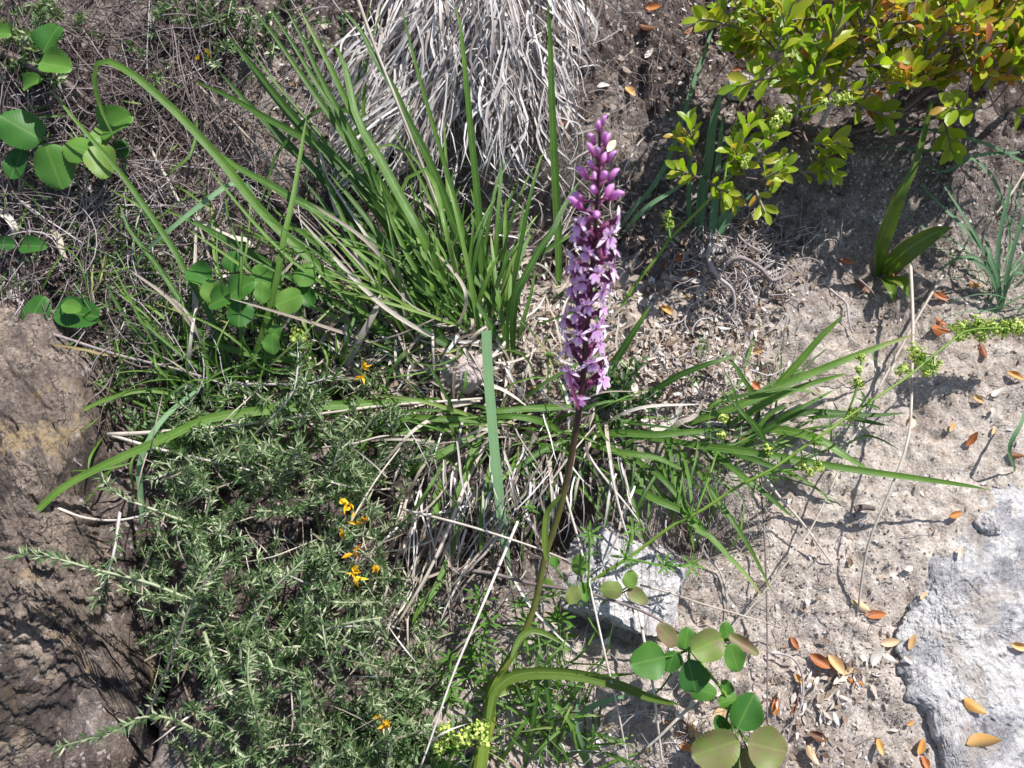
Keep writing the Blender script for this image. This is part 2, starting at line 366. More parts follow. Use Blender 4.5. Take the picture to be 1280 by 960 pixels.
def rockmat(name, cols, pat=None, scale=30, bs=.9, bd=.003, stripe=None, rough=.75):
    """cols: base ramp by noise; pat: (colour, noise scale, threshold) patches of another mineral or lichen"""
    m, t, out, b = newmat(name); tc = N(t, 'ShaderNodeTexCoord'); o = tc.outputs['Object']
    a1 = noise(t, scale, 12, .78, o, .2); a2 = noise(t, scale * 11, 9, .8, o)
    f = mathn(t, 'ADD', mathn(t, 'MULTIPLY', a1, .55), mathn(t, 'MULTIPLY', a2, .45)); h = f
    vo = N(t, 'ShaderNodeTexVoronoi', feature='DISTANCE_TO_EDGE'); vo.inputs['Scale'].default_value = scale * .8
    wn = N(t, 'ShaderNodeTexNoise'); wn.inputs['Scale'].default_value = scale * 1.3; wn.inputs['Detail'].default_value = 6; t.links.new(o, wn.inputs['Vector'])
    t.links.new(mix(t, 'LINEAR_LIGHT', .045, o, wn.outputs[1]), vo.inputs['Vector'])
    crk = mathn(t, 'SUBTRACT', 1., mathn(t, 'MULTIPLY', vo.outputs['Distance'], 22., True)); f = mathn(t, 'SUBTRACT', f, mathn(t, 'MULTIPLY', mathn(t, 'MULTIPLY', crk, mathn(t, 'GREATER_THAN', a1, .5)), .16)); h = f
    c = ramp(t, f, cols)
    for k, (col, sc, th) in enumerate(pat or []):
        mp = N(t, 'ShaderNodeMapping'); t.links.new(o, mp.inputs[0]); mp.inputs[1].default_value = (k * 3.1, k * 1.7, .4)
        pn = noise(t, sc, 10, .74, mp.outputs[0]); 
        k2 = mathn(t, 'MULTIPLY', mathn(t, 'SUBTRACT', pn, th), 26., True)
        c = mix(t, 'MIX', mathn(t, 'MULTIPLY', k2, mathn(t, 'ADD', .25, a2), True), c, col)
    if stripe:
        mp = N(t, 'ShaderNodeMapping'); t.links.new(o, mp.inputs[0]); mp.inputs[2].default_value = stripe[1]
        mp.inputs[3].default_value = (1, .18, 1)
        s = noise(t, stripe[0], 6, .7, mp.outputs[0], .6); k2 = mathn(t, 'LESS_THAN', mathn(t, 'ABSOLUTE', mathn(t, 'SUBTRACT', s, .5)), .012)
        c = mix(t, 'MIX', mathn(t, 'MULTIPLY', k2, .7), c, stripe[2]); h = mathn(t, 'SUBTRACT', f, mathn(t, 'MULTIPLY', k2, .5))
    t.links.new(c, b.inputs['Base Color']); b.inputs['Roughness'].default_value = rough
    bump(t, b, h, bs, bd); return m

# ================================================================ LARGE STRUCTURE: ground and rocks
g = MB()
ny, nx = XX.shape
idx = np.arange(ny * nx).reshape(ny, nx)
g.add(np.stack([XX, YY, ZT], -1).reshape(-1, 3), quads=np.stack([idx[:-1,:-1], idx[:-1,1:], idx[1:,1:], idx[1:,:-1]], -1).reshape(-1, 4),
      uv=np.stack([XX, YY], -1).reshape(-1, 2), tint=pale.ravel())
tag(g.build('ground', M['soil']), 'steep bank of dry pale silt and dark crumbly humus with painted-in shade', kind='structure')

def rock(name, label, outline, top, sink, mat, nu=150, nv=70, rough=.1, seed=1, flat=.35, planes=(), lay=0., parent=None, tilt=None, cat='rock', group=None, ns=9., jag=.06, strat=0., sdir=.6):
    """boulder: outline traced on the bank gives its plan, top its height; roughened in 3D, cut by flat faces"""
    o3 = np.array([P(a, b) for a, b in sl(outline)]); c = o3.mean(0)
    n = unit([0, -.42, .9]) if tilt is None else unit(tilt); x = unit(np.cross([0, 1, 0], n)); y = np.cross(n, x)
    r = o3 - c; ax = r @ x; ay = r @ y; ang = np.arctan2(ay, ax); rad = np.hypot(ax, ay); k = np.argsort(ang)
    th = np.linspace(-math.pi, math.pi, nu, endpoint=False); rr = np.interp(th, ang[k], rad[k], period=2 * math.pi)
    rr = np.convolve(np.concatenate([rr[-2:], rr, rr[:2]]), [.1,.2,.4,.2,.1], 'valid')
    rr = rr * (1 + jag * fbm(np.cos(th) * 4, np.sin(th) * 4, 0, 4, seed + 11))
    nlow = nv // 5; rho = np.concatenate([np.linspace(.55, 1.0, nlow), np.linspace(1, 0, nv - nlow + 1)[1:] ** .8])
    up_ = np.concatenate([np.full(nlow, -1.), np.full(nv - nlow, 1.)]); kk = 1.2 / flat
    T_, RHO = np.meshgrid(th, rho); UP = up_[:, None] * np.ones_like(T_); PH = RHO; RR = np.tile(rr, (nv, 1))
    hz_ = np.where(UP > 0, top * (1 - RHO ** kk) ** .6, -sink * (1 - RHO) / .45)
    X_ = RR * RHO * np.cos(T_); Y_ = RR * RHO * np.sin(T_); Z_ = hz_
    p = np.stack([X_, Y_, Z_], -1); sc = rad.mean()
    for (pn, pd) in planes:                                        # fracture faces
        pn = unit(pn); d = p @ pn - pd * sc; p = p - np.clip(d, 0, None)[..., None] * pn
    q = p / sc
    dd = rough * sc * (fbm(q[...,0]*1.7, q[...,1]*1.7, q[...,2]*1.7, 4, seed) + .5 * ridge(q[...,0]*ns*.45, q[...,1]*ns*.45, q[...,2]*ns*.45, 4, seed+7, .55)*.5 + .18 * fbm(q[...,0]*ns*2, q[...,1]*ns*2, q[...,2]*ns*2, 4, seed+3, .6))
    if strat:
        ca, sa = math.cos(sdir), math.sin(sdir); u1 = q[...,0] * ca + q[...,1] * sa; u2 = -q[...,0] * sa + q[...,1] * ca
        wv = fbm(u1 * 1.5, u2 * 1.5, q[...,2], 3, seed + 5) * .35
        s1 = (u2 * 3.1 + wv * 4) ; stp = (np.floor(s1) + np.clip(((s1 % 1) - .75) * 4, 0, 1) ** 1.5)
        dd = dd + strat * sc * (vn(np.floor(s1) * 3.7, u1 * 1.1, 0, seed + 9) * 1.0 + .6 * ridge(u1 * 2.2, u2 * 13, q[...,2] * 6, 4, seed + 13, .6) * .5 - .9 * np.clip(1 - np.abs((s1 % 1) - .5) * 2 * 7, 0, 1) * (vn(u1 * 3, s1 * .5, 0, seed + 21) > -.2))
    nn = unit(p / np.array([1, 1, max(top, .01) / sc]) + 1e-6)
    p = p + nn * dd[..., None]
    W_ = c + p[..., :1] * x + p[..., 1:2] * y + p[..., 2:] * n
    i = np.arange(nv - 1)[:, None] * nu; j = np.arange(nu)[None]; j2 = (j + 1) % nu
    mb = MB(); mb.add(W_.reshape(-1, 3), quads=np.stack([i + j, i + j2, i + nu + j2, i + nu + j], -1).reshape(-1, 4), uv=np.stack([T_, PH], -1).reshape(-1, 2))
    ob = mb.build(name, mat, parent, origin=c if parent is None else None)
    if label: tag(ob, label, cat, group)
    return ob
M['rock_brown'] = rockmat('brown_schist', [(.38, G(.035,.025,.023)), (.45, G(.12,.09,.075)), (.51, G(.235,.185,.15)), (.57, G(.38,.30,.235)), (.64, G(.56,.51,.46))],
    [((.38,.28,.15), 16, .55), ((.035,.025,.025), 9, .53), ((.56,.53,.52), 34, .60)], 40, 1.0, .005)
M['rock_pale'] = rockmat('pale_quartz', [(.38, G(.20,.19,.195)), (.45, G(.50,.475,.475)), (.52, G(.64,.61,.60)), (.6, G(.76,.73,.72))],
    [((.30,.28,.28), 30, .57), ((.10,.09,.09), 70, .60)], 70, 1.0, .003, stripe=(26, (0, 0, .5), (.16,.14,.14)))
M['rock_grey'] = rockmat('grey_limestone', [(.38, G(.11,.105,.11)), (.45, G(.28,.27,.285)), (.52, G(.43,.415,.425)), (.60, G(.62,.605,.61))],
    [((.74,.71,.68), 9, .505), ((.47,.41,.36), 15, .54), ((.12,.11,.12), 50, .59)], 55, 1.0, .004)
M['rock_tan'] = rockmat('tan_stone', [(.3, G(.20,.15,.14)), (.45, G(.40,.32,.30)), (.6, G(.56,.48,.45)), (.72, G(.72,.66,.63))], None, 60, .8, .002)
rock('boulder', 'large brown layered boulder with ochre patches filling the lower left edge', '-90,360 20,392 80,425 125,470 150,520 138,570 112,620 128,670 140,720 150,780 165,840 180,900 195,960 200,1060 -120,1080 -150,700',
     .064, .12, M['rock_brown'], 520, 260, 0.085, 3, .30, ns=12, strat=.045, sdir=-.9, planes=(((.8,.1,.5), .62), ((.3,-.5,.8), .58)))
rock('slab_rock', 'broad flat grey rock with whitish crust in the lower right corner', '1290,585 1250,590 1225,615 1215,655 1175,690 1150,730 1130,760 1118,800 1125,850 1150,890 1165,930 1180,975 1230,1040 1420,1060 1450,620',
     .007, .05, M['rock_grey'], 420, 220, .040, 12, .14, ns=18, strat=.010, sdir=.7, jag=.10)
rock('stone', 'white cracked quartz stone with dark underside below the orchid stem', '706,690 740,662 790,666 838,682 868,710 876,740 860,782 832,816 800,832 762,812 730,788 704,756 694,720',
     .050, .03, M['rock_pale'], 240, 140, .075, 21, .45, planes=(((.12,.02,.97), .52), ((-.30,-.92,.05), .50), ((.75,-.3,.45), .72), ((-.7,.2,.5), .75), ((.4,.7,.4), .72)), ns=10, tilt=(0,-.35,.93))
rock('stone', 'pinkish tan stone half buried in litter behind the broken blade', '548,462 560,440 590,436 612,448 616,470 600,486 570,488 552,480', .018, .02, M['rock_tan'], 100, 50, .09, 31, .45)
rock('stone', 'small grey pebble on dark soil left of the box shrub', '908,112 918,96 930,94 938,104 934,118 920,126 908,122', .012, .01, M['rock_grey'], 60, 30, .12, 41, .6)
rock('stone', 'small whitish pebble at the top edge of the flat grey rock', '1216,652 1226,644 1240,648 1250,660 1240,672 1224,670', .010, .008, M['rock_pale'], 60, 30, .14, 51, .5)
rock('stone', 'lilac grey pebble in litter right of the round-leaved seedlings', '388,402 398,394 412,398 418,410 406,418 392,414', .010, .008, M['rock_tan'], 60, 30, .12, 61, .6)
rock('stone', 'dull mauve pebble beside the dark oval leaf above the boulder', '14,368 26,362 34,370 32,386 20,388 12,380', .010, .008, M['rock_tan'], 50, 26, .12, 77, .6)
rock('stone', 'thumb-sized white pebble at the notch in the flat grey rock', '1128,838 1140,830 1150,840 1146,852 1132,854', .008, .008, M['rock_pale'], 50, 26, .14, 81, .5)

# ================================================================ ORCHID
def make_orchid():
    db = np.linalg.norm(P(600, 985) - CAM)
    px = sl('596,985 603,935 612,900 614,862 632,832 655,791 670,750 681,697 696,649 708,602 716,560 724,510 729,470 733,420 738,360 744,290 748,220 750,158')
    L = np.concatenate([[0], np.cumsum([math.dist(px[i], px[i+1]) for i in range(len(px) - 1)])]); L /= L[-1]
    c = spline([Q(a, b, db * (1 - u) + .425 * u) for (a, b), u in zip(px, L)], 70)
    root = thing('orchid', 'tall orchid with a dense spike of lilac pink flowers on a leaning stem', 'orchid', c[0])
    t = np.linspace(0, 1, 70)
    k = c[:, :] ; wpx = np.interp(t, [0, .07, .14, .17, .3, .5, .62, .8, 1], [18, 17, 12, 9.5, 7.5, 8.5, 8, 6.5, 4])
    r = np.array([wpx[i] * mpp(k[i]) / 2 for i in range(70)])
    r[(t > .05) & (t < .12)] *= 1.0
    tint = np.interp(t, [0, .13, .3, .48, .55, .62, 1], [.78, .68, .48, .42, .30, .08, .12])
    mb = MB(); tube(mb, k, r, 12, np.repeat(tint, 12)); mb.build('stem', M['stem'], root)
    # sheathing leaves
    def lf(s, wpx, d0, d1, tint, fold=.3, n=18, tw=0., base=.6, rev=False):
        p = sl(s); L = np.linspace(0, 1, len(p)); C = spline([Q(a, b, d0 * (1-u) + d1 * u) for (a, b), u in zip(p, L)], n)
        m = MB(); ribbon(m, C, wprof(n, wpx * mpp(C[n//2]), base, .5), fold, tw, tint=tint); m.build('leaf', M['broad'], root)
    dd = db - .02
    lf('612,900 618,868 634,850 664,842 719,844 775,857 812,872 850,881', 14, dd - .03, dd - .04, .30, .5, 22)
    lf('640,822 646,806 654,794 667,788 684,793 702,804', 8, dd - .055, dd - .05, .3, .2)
    lf('614,872 640,862 690,852 740,856 780,868 803,884', 10, dd, dd + .02, .6, .3)
    lf('684,700 681,680 683,645 690,632 703,617', 8, .556, .540, .5, .25)
    lf('601,965 607,915 612,880 622,850 632,836', 11, dd - .012, dd - .04, .6, .1, base=.9)
    # flowers
    def fl_meshes():
        res = {}
        m = MB()
        for sx in (-1, 1): leaf(m, np.array([0, .0042, .0008]), (sx, .18, .18), (0, .5, .9), .0092, .0021, 5, 1, .1, .35, tint=np.linspace(.72,1.0,18))
        leaf(m, np.array([0, .0045, .0012]), (0, .35, .9), (0, -1, .3), .0044, .0024, 4, 1, -.25, -.5, tint=.62)
        for sx in (-1, 1): leaf(m, np.array([sx * .001, .0048, .001]), (sx * .55, .5, .8), (0, -1, .3), .0046, .0030, 3, 1, -.2, -.5, tint=.7)
        res['petals'] = m.mesh('petals', M['petal'])
        m = MB()
        for a, l in ((0, .0076), (-.62, .0062), (.62, .0062)): leaf(m, np.array([0, .0046, 0]), (math.sin(a), .42, -math.cos(a)), (0, 1, .2), l, .0029, 5, 1, -.1, .2, shape='blunt', tint=np.linspace(.45, .85 if a else 1.0, 18))
        res['lip'] = m.mesh('lip', M['petal'])
        m = MB(); tube(m, spline([(0, .0045, -.0005), (0, .0030, -.0045), (.0008, .0005, -.0090), (.001, -.001, -.0120)], 7), [.0008,.0007,.0006,.0006,.0005,.0004,.0003], 5, .45)
        res['spur'] = m.mesh('spur', M['petal'])
        m = MB(); tube(m, spline([(0, -.001, -.007), (0, .001, -.003), (0, .0045, .0005)], 6), [.0008,.0013,.0016,.0015,.0012,.0009], 6, .02)
        leaf(m, np.array([0, .0005, -.007]), (.25, .55, .8), (0, 1, -.4), .012, .0024, 5, 1, .2, .2, tint=.12)
        res['ovary'] = m.mesh('ovary', M['stem_purple'])
        m = MB()   # closed bud: three-sided pod
        C = np.array([(0, 0, 0), (0, .0016, .0010), (0, .0036, .0022), (0, .0056, .0030), (0, .0078, .0028)])
        tube(m, C, [.0008, .0014, .0018, .0014, .0004], 8, np.repeat([.15,.34,.42,.5,.6], 8))
        res['bud'] = m.mesh('flower_bud', M['petal'])
        return res
    F = fl_meshes(); protos = {}
    def place(kind, p, x, y, z, s, first):
        mtx = Matrix(((x[0], y[0], z[0], p[0]), (x[1], y[1], z[1], p[1]), (x[2], y[2], z[2], p[2]), (0, 0, 0, 1))) @ Matrix.Scale(s, 4)
        mtx = Matrix.Translation(-Vector(WORLD[root.name])) @ mtx
        o = bpy.data.objects.new('flower_bud' if kind == 'bud' else 'flower', F['bud' if kind == 'bud' else 'petals']); COL.objects.link(o)
        o.parent = root; o.matrix_local = mtx
        if kind == 'flower':
            for n_ in ('lip', 'spur', 'ovary'):
                c_ = bpy.data.objects.new(n_, F[n_]); COL.objects.link(c_); c_.parent = o
        return o
    c2 = spline(k[44:], 200); i0 = None
    # spike from pixel y 490 to 156
    ys = [480 - FPX * ((p - CAM) @ UPV) / ((p - CAM) @ FWD) for p in c2]
    lo = next(i for i, y_ in enumerate(ys) if y_ < 486)
    ax = unit(c2[-1] - c2[lo]); tocam = unit(CAM - c2[120]); tocam = unit(tocam - ax * (tocam @ ax)); sd_ = np.cross(ax, tocam)
    nfl = 62; rr_ = random.Random(4)
    for i in range(nfl):
        u = i / (nfl - 1); u2 = u ** .93; p = c2[int(lo + (199 - lo) * u2)]
        a = i * 2.39996 + rr_.uniform(-.3, .3)
        out = tocam * math.cos(a) + sd_ * math.sin(a)
        if u < .66:
            s = 1.12 * (1 - .22 * u) * rr_.uniform(.8, 1.15); rad = rr_.uniform(.0042, .0088)
            el = rr_.uniform(-.45, .45)
            y = unit(out * math.cos(el) + ax * math.sin(el)); z = unit(ax - y * (ax @ y)); x = np.cross(y, z)
            ro = rr_.uniform(-.6, .6); x, z = x * math.cos(ro) + z * math.sin(ro), z * math.cos(ro) - x * math.sin(ro)
            place('flower', p + out * rad, x, y, z, s, 0)
            m = MB(); tube(m, spline([p - ax * .010, p - ax * .004 + out * rad * .7, p + out * rad - z * .007 * s], 5), [.0010, .0015, .0017, .0016, .0012], 6, .1); m.build('flower_stalk', M['stem_purple'], root)
        else:
            v = (u - .66) / .34; s = (1.22 - .45 * v) * rr_.uniform(.9, 1.1); rad = .0075 * (1 - v) ** .8 + .0008
            y = unit(out * (.9 - .35 * v) + ax * (.15 + .5 * v)); z = unit(ax - y * (ax @ y)); x = np.cross(y, z)
            place('bud', p + out * rad, x, y, z, s, 0)
            m = MB(); tube(m, spline([p - ax * .003, p + out * rad * .5, p + out * rad + y * .0004], 4), [.0008, .0009, .0008, .0008], 5, .2)
            if v < .8: m.build('flower_stalk', M['stem_purple'], root)
    # two long bracts below the spike
    for s in ('724,512 718,494 713,478 711,462',):
        C = spline([Q(a, b, .492 - j * .002) for j, (a, b) in enumerate(sl(s))], 10)
        m = MB(); ribbon(m, C, wprof(10, .0022, .6, .5), .3, tint=.02); m.build('bract', M['stem_purple'], root)
M['stem_purple'] = plant('orchid_ovary', [(0, G(.17,.035,.10)), (.3, G(.28,.075,.17)), (1, G(.36,.16,.26))], .4, .12, veins='none', tcol=(1,.5,.8))
make_orchid()

# ================================================================ TRACED GRASS TUFTS
def blade(root, s, w, hs=(0, .05, .03), tint=.45, rev=False, mat='grass', twist=0., fold=.18, n=16, base=.55, tip=.6, blunt=False, name='blade', face=None, kind=None):
    if len(sl(s)) > 9: n = 34
    pts = path3(s, hs, rev); C = spline(pts, n)
    C[0] -= np.array([0, 0, .004]) if hs[0] <= .006 else 0
    tc_ = random.uniform(.15, .5) if random.random() < .4 and tint < .7 and mat == 'grass' else 0.
    W = wprof(n, 1.0, base, tip, blunt) * np.array([w * mpp(p) for p in C])
    m = MB(); ribbon(m, C, W, fold, twist + random.uniform(-.35, .35), face, tint, tc_); return m.build(name, M[mat], root)
def rand_blade(root, base, az, el, L, w, tint, mat='grass', droop=1.0, name='blade', mb=None, n=12, fold=.18, curl=0.):
    """free blade: springs from base, bends over under its own weight"""
    C = [np.array(base) - np.array([0, 0, .004])]; a = az; e = el; st = L / (n - 1)
    for i in range(n - 1):
        d = np.array([math.cos(e) * math.sin(a), math.cos(e) * math.cos(a), math.sin(e)]); C.append(C[-1] + d * st)
        e -= droop * (i + 2) / n * 1.7 / (n - 1) * 2; a += curl / n
        q_ = C[-1]; zz = float(zt(q_[0], q_[1])) + .002
        if q_[2] < zz: q_[2] = zz; e = max(e, -.1)
    own = mb is None; m = mb or MB()
    f = unit([-math.sin(az) * .5, -math.cos(az) * .5, 1])
    ribbon(m, C, wprof(n, w), fold, random.uniform(-.6, .6), f, tint, random.choice((0, 0, .3, .6)))
    return m.build(name, M[mat], root) if own else None
R_ = True
t1 = thing('grass_tuft', 'big tuft of long dark green blades fanning up and left from the centre', 'grass tuft', P(560, 430), 'grass tufts')
for s, w_, hs, ti in [
 ('307,0 335,35 365,77 400,127 430,170 457,210 480,240 520,320 572,400', 9, (0,.07,.10), .38),
 ('330,0 370,62 390,95 420,140 450,190 480,235 530,330 580,410', 8, (0,.075,.11), .42),
 ('352,0 380,52 402,100 430,150 462,210 477,240 530,320 585,405', 8, (0,.08,.12), .40),
 ('372,5 390,40 410,78 435,130 457,172 480,212 495,240 540,320 590,410', 9, (0,.09,.13), .52),
 ('400,54 413,52 427,70 435,100 447,150 465,180 490,225 530,300 580,400', 11, (0,.085,.10,.115,.10), .50),
 ('285,45 315,82 340,115 365,145 400,185 440,225 500,300 560,400', 14, (0,.05,.06), .22),
 ('312,60 345,105 375,140 410,182 445,232 500,310 560,405', 6, (0,.055,.07), .48),
 ('240,100 285,120 320,140 360,162 402,185 435,210 465,237 500,265 527,300 557,362 580,410', 10, (0,.065,.07), .40),
 ('272,87 315,135 345,165 380,200 415,237 440,270 465,302 520,360 560,410', 11, (0,.045,.05), .25),
 ('148,180 130,145 119,110 118,88 124,76 135,76 150,83 175,100 225,145 280,205 315,250 352,290 390,325 427,365 460,395 490,427 520,455', 11, (0,.05,.075,.09,.10,.05), .52),
 ('256,180 280,197 302,212 340,232 365,247 415,272 452,292 490,315 522,335 557,362 590,400', 12, (0,.055,.06), .36),
 ('205,262 240,277 290,302 340,332 390,365 435,390 480,420 515,452', 9, (0,.035,.04), .28),
 ('390,310 402,320 440,347 490,385 527,412 571,438 603,464', 11, (.005,.03,.02), .26),
 ('462,310 435,307 400,297 365,285 350,282', 6, (.01,.045,.05), .60),
 ('487,355 487,325 489,295 495,255 510,222 530,210 545,235 560,300 585,400', 6, (0,.09,.10,.07,.03), .66),
 ('415,237 445,207 465,187 487,180 505,186 530,215 560,300 590,405', 4, (0,.08,.08), .70),
 ('315,282 335,225 345,195 365,168 385,147 400,137 425,136 445,150 490,230 550,360', 5, (0,.08,.09,.06,.04), .34),
 ('425,8 450,37 470,75 490,107 510,150 532,192 552,237 564,270 584,320 602,400', 10, (0,.09,.12), .36),
 ('567,0 575,30 584,115 590,180 597,246 601,312 604,349 613,412', 9, (0,.09,.13), .46),
 ('685,0 688,60 690,130 692,180 695,240 698,305 698,375', 10, (0,.08,.13), .50),
 ('500,2 517,70 535,135 550,185 566,240 580,290 596,330 610,415', 6, (0,.08,.11), .50),
 ('462,0 455,50 447,105 450,200 500,330', 6, (0,.05,.06), .40), ('480,0 465,50 455,112 462,210 510,330', 5, (0,.05,.06), .55),
 ('450,340 470,352 500,372 531,400 571,438', 8, (0,.03,.02), .3), ('433,385 466,411 498,441 525,464', 9, (0,.02,.02), .25),
 ('524,215 534,300 560,380 580,430', 6, (0,.05,.06), .3), ('470,225 505,310 540,370 590,425', 7, (0,.06,.07), .55),
 ('440,250 480,300 520,350 575,420', 9, (0,.05,.06), .3), ('500,245 535,310 570,370 600,420', 6, (0,.05,.06), .58),
 ('410,215 450,262 500,330 560,410', 8, (0,.06,.07), .33), ('380,225 430,285 490,350 550,420', 8, (0,.04,.05), .2),
 ('340,260 400,310 460,365 530,430', 7, (0,.04,.04), .3), ('655,250 650,300 640,360 634,430', 7, (0,.03,.05), .5)]:
    blade(t1, s, w_, hs, ti, R_)
t2 = thing('grass_tuft', 'upright tuft of dark blades between the big tuft and the orchid spike', 'grass tuft', P(636, 450), 'grass tufts')
for s, w_, hs, ti in [
 ('724,226 705,258 690,290 675,310 656,346 645,366 641,410 642,457', 9, (0,.07,.08), .30),
 ('685,184 676,197 662,249 649,315 640,360 634,420', 6, (0,.07,.09), .34),
 ('725,287 700,302 675,318 655,345 646,380', 6, (.04,.06,.07), .36),
 ('586,300 600,340 612,380 625,440', 7, (0,.03,.04), .34), ('613,290 620,350 628,400 634,450', 6, (0,.04,.05), .5),
 ('560,330 590,370 615,410 635,455', 7, (0,.03,.04), .36), ('640,330 637,370 634,410 636,455', 5, (0,.04,.05), .55),
 ('588,345 612,372 626,395 634,425', 5, (0,.03,.03), .62), ('671,330 663,370 652,410 645,450', 5, (0,.03,.05), .45)]:
    blade(t2, s, w_, hs, ti, R_)
for i in range(46):
    bx_ = random.uniform(470, 610); by_ = random.uniform(375, 450); a_ = R(random.uniform(95, 165)); l_ = random.uniform(110, 330)
    tx, ty = bx_ + math.cos(a_) * l_, max(-20, by_ - math.sin(a_) * l_); mx, my = (bx_ + tx) / 2 + random.gauss(0, 14), (by_ + ty) / 2 + random.gauss(0, 14)
    dry = i % 4 == 0
    blade(t1, f'{tx:.0f},{ty:.0f} {mx:.0f},{my:.0f} {bx_:.0f},{by_:.0f}', random.uniform(2.2, 5.5), (0, random.uniform(.03, .08), random.uniform(.02, .10)), random.uniform(.45, .85) if dry else random.uniform(.35, .78), R_, 'straw' if dry else 'grass', name='dead_blade' if dry else 'blade')
for i in range(60):
    a = random.uniform(-1.4, .6); rand_blade(t1, P(random.uniform(530, 640), random.uniform(380, 440)), a, random.uniform(.9, 1.25), random.uniform(.06, .15), random.uniform(.0022, .0045), random.uniform(.2, .75), droop=random.uniform(.3, .9))
bb = thing('broken_blade', 'broken pale green blade hanging straight down with a square cut top', 'grass blade', P(640, 735))
blade(bb, '608,413 610,464 614,513 618,562 622,600 628,656 634,700 641,742', 13, (.0,.06,.10), .80, R_, 'glauc', fold=.03, base=.12, tip=.02, blunt=True, n=20, face=(.35,-.35,.85), name='blade_sheet')
t3 = thing('grass_tuft', 'sprawling left tuft of arching blades reaching over the boulder', 'grass tuft', P(300, 500), 'grass tufts')
for s, w_, hs, ti, mt in [
 ('62,111 90,145 112,171 148,213 184,262 217,312 230,336 256,382 279,431 295,490', 7, (0,.06,.07), .45, 'grass'),
 ('148,250 160,285 171,300 197,333 230,382 262,438 289,503', 7, (0,.04,.05), .35, 'grass'),
 ('161,343 184,312 210,289 243,262 272,240 290,229 303,227 315,240 320,262', 6, (.03,.05,.05,.02), .68, 'glauc'),
 ('384,141 377,184 367,243 354,302 348,339 335,395 315,457 306,497', 8, (0,.07,.09), .60, 'grass'),
 ('358,335 341,385 331,441 320,490', 7, (0,.04,.05), .55, 'grass'),
 ('302,268 302,330 300,398 303,450 305,500', 4, (0,.06,.07), .45, 'grass'),
 ('194,432 200,424 210,421 249,426 295,438 345,448 387,454 420,470', 8, (.01,.03,.03,.015), .45, 'grass'),
 ('-30,712 0,688 30,655 75,612 115,589 164,566 210,546 262,523 328,513 387,507 440,506 500,502 560,500', 11, (.015,.06,.06), .60, 'grass'),
 ('266,471 243,490 210,517 190,543 177,570 174,595 176,620 178,655', 7, (.02,.04,.05,.04,.03), .7, 'glauc'),
 ('118,600 150,580 190,548 240,535 300,530 380,512 470,508', 7, (.01,.04,.03), .48, 'grass'),
 ('60,560 75,535 105,512 140,497 180,488 230,495', 5, (.02,.035,.03), .62, 'grass'),
 ('180,475 210,540 250,600', 5, (0,.02,.03), .3, 'grass'), ('115,175 150,215 200,300 250,400', 5, (0,.03,.04), .3, 'grass'),
 ('240,330 262,390 280,450 296,500', 6, (0,.03,.04), .4, 'grass'), ('125,340 160,400 230,470 290,505', 5, (0,.03,.03), .3, 'grass')]:
    blade(t3, s, w_, hs, ti, R_, mt)
for i in range(38):
    bx_ = random.uniform(230, 420); by_ = random.uniform(400, 530); a_ = R(random.gauss(105, 38)); l_ = random.uniform(60, 230)
    tx, ty = bx_ + math.cos(a_) * l_, by_ - math.sin(a_) * l_; mx, my = (bx_ + tx) / 2 + random.gauss(0, 12), (by_ + ty) / 2 + random.gauss(0, 12)
    dry = i % 3 == 0
    blade(t3, f'{tx:.0f},{ty:.0f} {mx:.0f},{my:.0f} {bx_:.0f},{by_:.0f}', random.uniform(2, 5), (0, random.uniform(.02, .06), random.uniform(.01, .07)), random.uniform(.45, .85) if dry else random.uniform(.35, .8), R_, 'straw' if dry else 'grass', name='dead_blade' if dry else 'blade')
for i in range(120):
    rand_blade(t3, P(random.uniform(150, 400), random.uniform(330, 560)), random.uniform(-2.2, 1.6), random.uniform(.6, 1.2), random.uniform(.04, .11), random.uniform(.0008, .0026), random.uniform(.2, .7), droop=random.uniform(.6, 1.3))
t4 = thing('grass_tuft', 'low tuft with thin leaves sprawling right across the pale silt', 'grass tuft', P(905, 560), 'grass tufts')
for s, w_, hs, ti in [
 ('1147,417 1125,424 1089,437 1043,455 982,480 928,505 877,523 840,535', 10, (.004,.04,.05), .60),
 ('1060,467 1043,471 992,487 949,508 905,535', 8, (.004,.03,.04), .60), ('1056,393 1028,419 1000,451 971,483 950,510', 9, (.004,.03,.05), .58),
 ('899,433 917,455 931,476 942,494 950,520', 7, (.004,.03,.035), .34), ('924,444 885,455 849,469 820,487 800,500', 8, (.01,.03,.04), .30),
 ('899,487 928,516 949,537 960,560', 7, (.004,.03,.03), .32),
 ('1240,613 1197,605 1125,595 1036,582 946,566 874,557 820,548 780,545', 9, (.006,.045,.05,.03), .50),
 ('1086,587 1057,570 1021,548 975,537 940,535', 11, (.004,.03,.03), .58), ('1133,516 1090,519 1043,516 1000,516 957,537 930,560', 8, (.004,.03,.04), .24),
 ('1110,532 1080,526 1050,519 1010,522', 6, (.02,.03,.03), .3), ('1043,487 1010,505 980,520 958,537', 5, (.01,.03,.03), .4),
 ('992,648 964,623 928,595 885,562 860,550', 8, (.004,.04,.03), .40), ('954,746 930,715 912,697 890,672 867,656 845,600 835,560', 8, (.01,.05,.045), .55),
 ('965,740 940,690 915,650 880,600 860,570', 6, (.01,.04,.03), .45), ('1000,600 970,585 930,570 890,560', 7, (.01,.03,.03), .35),
 ('985,505 960,520 940,545 920,560', 6, (.01,.02,.03), .5), ('868,690 862,660 846,625 830,590 815,570', 7, (.01,.03,.03), .52)]:
    blade(t4, s, w_, hs, ti, R_)
